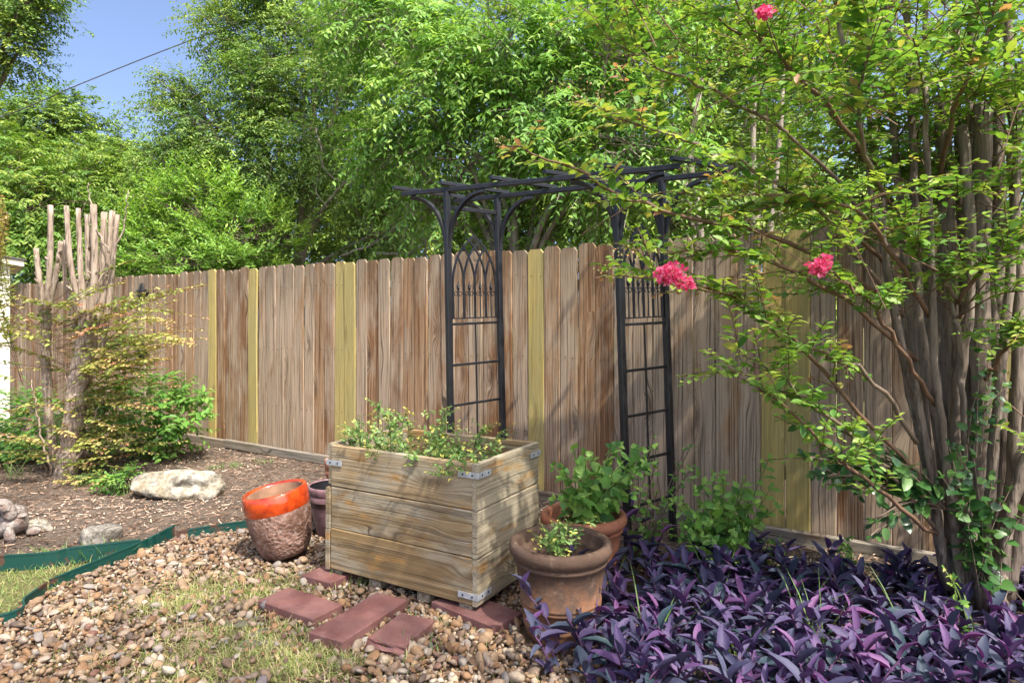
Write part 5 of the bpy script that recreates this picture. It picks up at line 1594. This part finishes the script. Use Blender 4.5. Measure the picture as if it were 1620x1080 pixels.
broad_plant('young_sprout', 'small bright green sprout between purple leaves and fence mulch', G(1340, 900), around(1325, 1360, 845, 880, 3.3, 3.4, 4), 0.045, 0.55, 'fresh', LEAF, 'plant', spacing=0.05, r=0.002)
broad_plant('young_sprout', 'small green sprout left of the one by the fence mulch', G(1230, 905), around(1215, 1250, 850, 890, 3.2, 3.3, 4), 0.045, 0.55, 'fresh', LEAF, 'plant', spacing=0.05, r=0.002)

# pruned shoots with tiny leaves: spurge in planter and front pot
def spurge(name, label, starts, tips, key='spurge', L=0.036):
    e = empty(name, starts[0], label, 'plant')
    lv, stk = Leaves(), []
    for s_, t_ in zip(starts, tips):
        s_, t_ = Vector(s_), Vector(t_)
        md = s_.lerp(t_, 0.55) + Vector((random.uniform(-0.03, 0.03), random.uniform(-0.03, 0.03), 0.05))
        P = spline([s_, md, t_], 9)
        leaf_shoot(lv, stk, P, 0.032, L, 0.56, 0.4, 0.9, start=0.15, r=0.0022, jitter=0.35)
        for k in range(5):
            i = random.randrange(2, 8)
            d = unit(1)[0]; d[2] = abs(d[2]) * 0.6
            ln = random.uniform(0.05, 0.13)
            Q = spline([P[i], P[i] + d * ln * 0.5, P[i] + d * ln], 5)
            leaf_shoot(lv, stk, Q, 0.022, L * 0.9, 0.52, 0.45, 0.97, r=0.0014, jitter=0.35)
    emit_sticks(stk, 'stems', M['greenstem'], e, 4)
    lv.emit(e, LEAF, M[key + '_a'], name='foliage')
tips, starts = [], []
for k in range(46):
    a_ = -0.03 + 0.93 * (k + random.random()) / 46; b_ = random.uniform(0.04, 0.52)
    hgt = 0.60 + (0.27 if a_ < 0.62 else 0.13) * random.random() ** 1.3
    if random.random() < 0.12: b_, hgt = -0.05, random.uniform(0.56, 0.66)
    tips.append(BX(a_ + random.uniform(-0.07, 0.07), b_, hgt))
    starts.append(BX(min(max(a_ * 0.85 + 0.06, 0.08), 0.84), min(max(b_, 0.08), 0.5), 0.50))
spurge('planter_weeds', 'airy green spurge with tiny leaves sprouting from the wooden planter', starts, tips)
pc = Vector((0.211, 2.79, 0.275))
spurge('pot_weeds', 'sparse small-leaved spurge leaning out of the front terracotta pot', [pc + Vector((random.uniform(-.06, .06), random.uniform(-.06, .06), 0)) for _ in range(7)], [W(850, 868, 2.62), W(868, 850, 2.6), W(880, 875, 2.6), W(920, 838, 2.72), W(935, 818, 2.8), W(900, 826, 2.8), W(860, 838, 2.7)], L=0.036)

# ================================================================== PURPLE HEART GROUND COVER
ph = empty('purple_heart_bed', (1.2, 2.75, 0), 'dense purple heart ground cover spreading below the crape myrtle', 'ground cover')
PHP = gxy((900, 1062), (950, 1010), (985, 950), (1000, 890), (1090, 890), (1200, 905), (1330, 935), (1450, 935), (1500, 920), (1640, 925)) + [(3.2, 2.9), (3.0, 2.0), (0.35, 2.0)]
lv, stk = Leaves(), []
shoots = []
while len(shoots) < 540:
    x, y = random.uniform(0.0, 3.0), random.uniform(2.05, 3.8)
    if bool(in_poly(np.array([x]), np.array([y]), PHP)[0]) and (x - 0.211) ** 2 + (y - 2.79) ** 2 > 0.045 and (x - 0.366) ** 2 + (y - 3.28) ** 2 > 0.045 and (x - rb.x) ** 2 + (y - rb.y) ** 2 > 0.02:
        shoots.append((x, y, random.uniform(0, 6.283), random.uniform(0.09, 0.22)))
for u, v, a, h in ((900, 1050, 2.6, 0.26), (905, 1020, 2.7, 0.24), (890, 1065, 2.9, 0.2), (880, 1080, 3.0, 0.2), (960, 1000, 2.3, 0.3), (930, 1030, 2.5, 0.27), (985, 950, 2.2, 0.3), (1000, 905, 2.0, 0.28), (1020, 880, 1.9, 0.26)):
    p = G(u, v); shoots.append((p.x, p.y, a, h))
lvs = [Leaves(), Leaves(), Leaves()]
LANCE2 = tmpl([0.36, 0.5, 0.44, 0.22], [0, 0.10, 0.32, 0.60, 0.85, 1.0], 0.30, 0.42, 0.16)
LANCE3 = tmpl([0.40, 0.5, 0.40, 0.16], [0, 0.14, 0.38, 0.68, 0.90, 1.0], 0.42, 0.08, 0.0)
for x, y, a, h in shoots:
    lean = random.uniform(0.25, 0.9)
    tp = np.array([x + math.cos(a) * h * lean, y + math.sin(a) * h * lean * 0.8, h])
    b = np.array([x, y, 0.0])
    P = spline([b, (b + tp) / 2 + np.array([0, 0, 0.03]), tp], 9)
    for q0, q1 in zip(P[:-1], P[1:]): stk.append((q0, q1, 0.0042))
    nl = random.randint(6, 9)
    a0 = random.uniform(0, 6.283)
    vbase = random.gauss(0.5, 0.16)
    for k in range(nl):
        f = 0.22 + 0.78 * k / (nl - 1)
        p = P[min(8, int(f * 8))]
        a1 = a0 + k * 2.6 + random.uniform(-0.4, 0.4)
        el = random.uniform(0.15, 0.75) + 0.55 * (f > 0.85)
        d = np.array([math.cos(a1) * math.cos(el), math.sin(a1) * math.cos(el), math.sin(el)])
        N = np.array([-math.cos(a1) * math.sin(el), -math.sin(a1) * math.sin(el), math.cos(el)]) + rng.normal(0, 0.18, 3)
        L = random.uniform(0.07, 0.132) * (0.75 if k == nl - 1 else 1.0)
        lvs[random.randrange(3)].add(p[None], d, N, L, L * random.uniform(0.27, 0.39), vbase + random.gauss(0, 0.12) + 0.28 * (f - 0.55) + (0.15 if k == nl - 1 else 0))
emit_sticks(stk, 'stems', M['purplestem'], ph, 5)
for lv_, tm_ in zip(lvs, (LANCE, LANCE2, LANCE3)):
    lv_.emit(ph, tm_, M['purple_a'], M['purple_o'], 100, name='foliage')
# long thin grass blades in the bed
gl = Leaves()
for u, v, k in ((965, 960, 9), (1135, 960, 6), (1260, 1010, 6), (1030, 1050, 8), (1170, 1060, 6), (1300, 1050, 8), (1560, 1050, 8), (1450, 1040, 5), (805, 930, 3)):
    p = G(u, v)
    blades(gl, p.x + rng.normal(0, 0.02, k), p.y + rng.normal(0, 0.02, k), 0.0, 0.22, 0.40, 0.6, 0.25, 0.5, 0.006)
tag(gl.emit(None, BLADE, M['fresh_grass'], name='tall_grass'), 'long thin grass blades poking out of the purple bed', 'grass', kind='stuff')
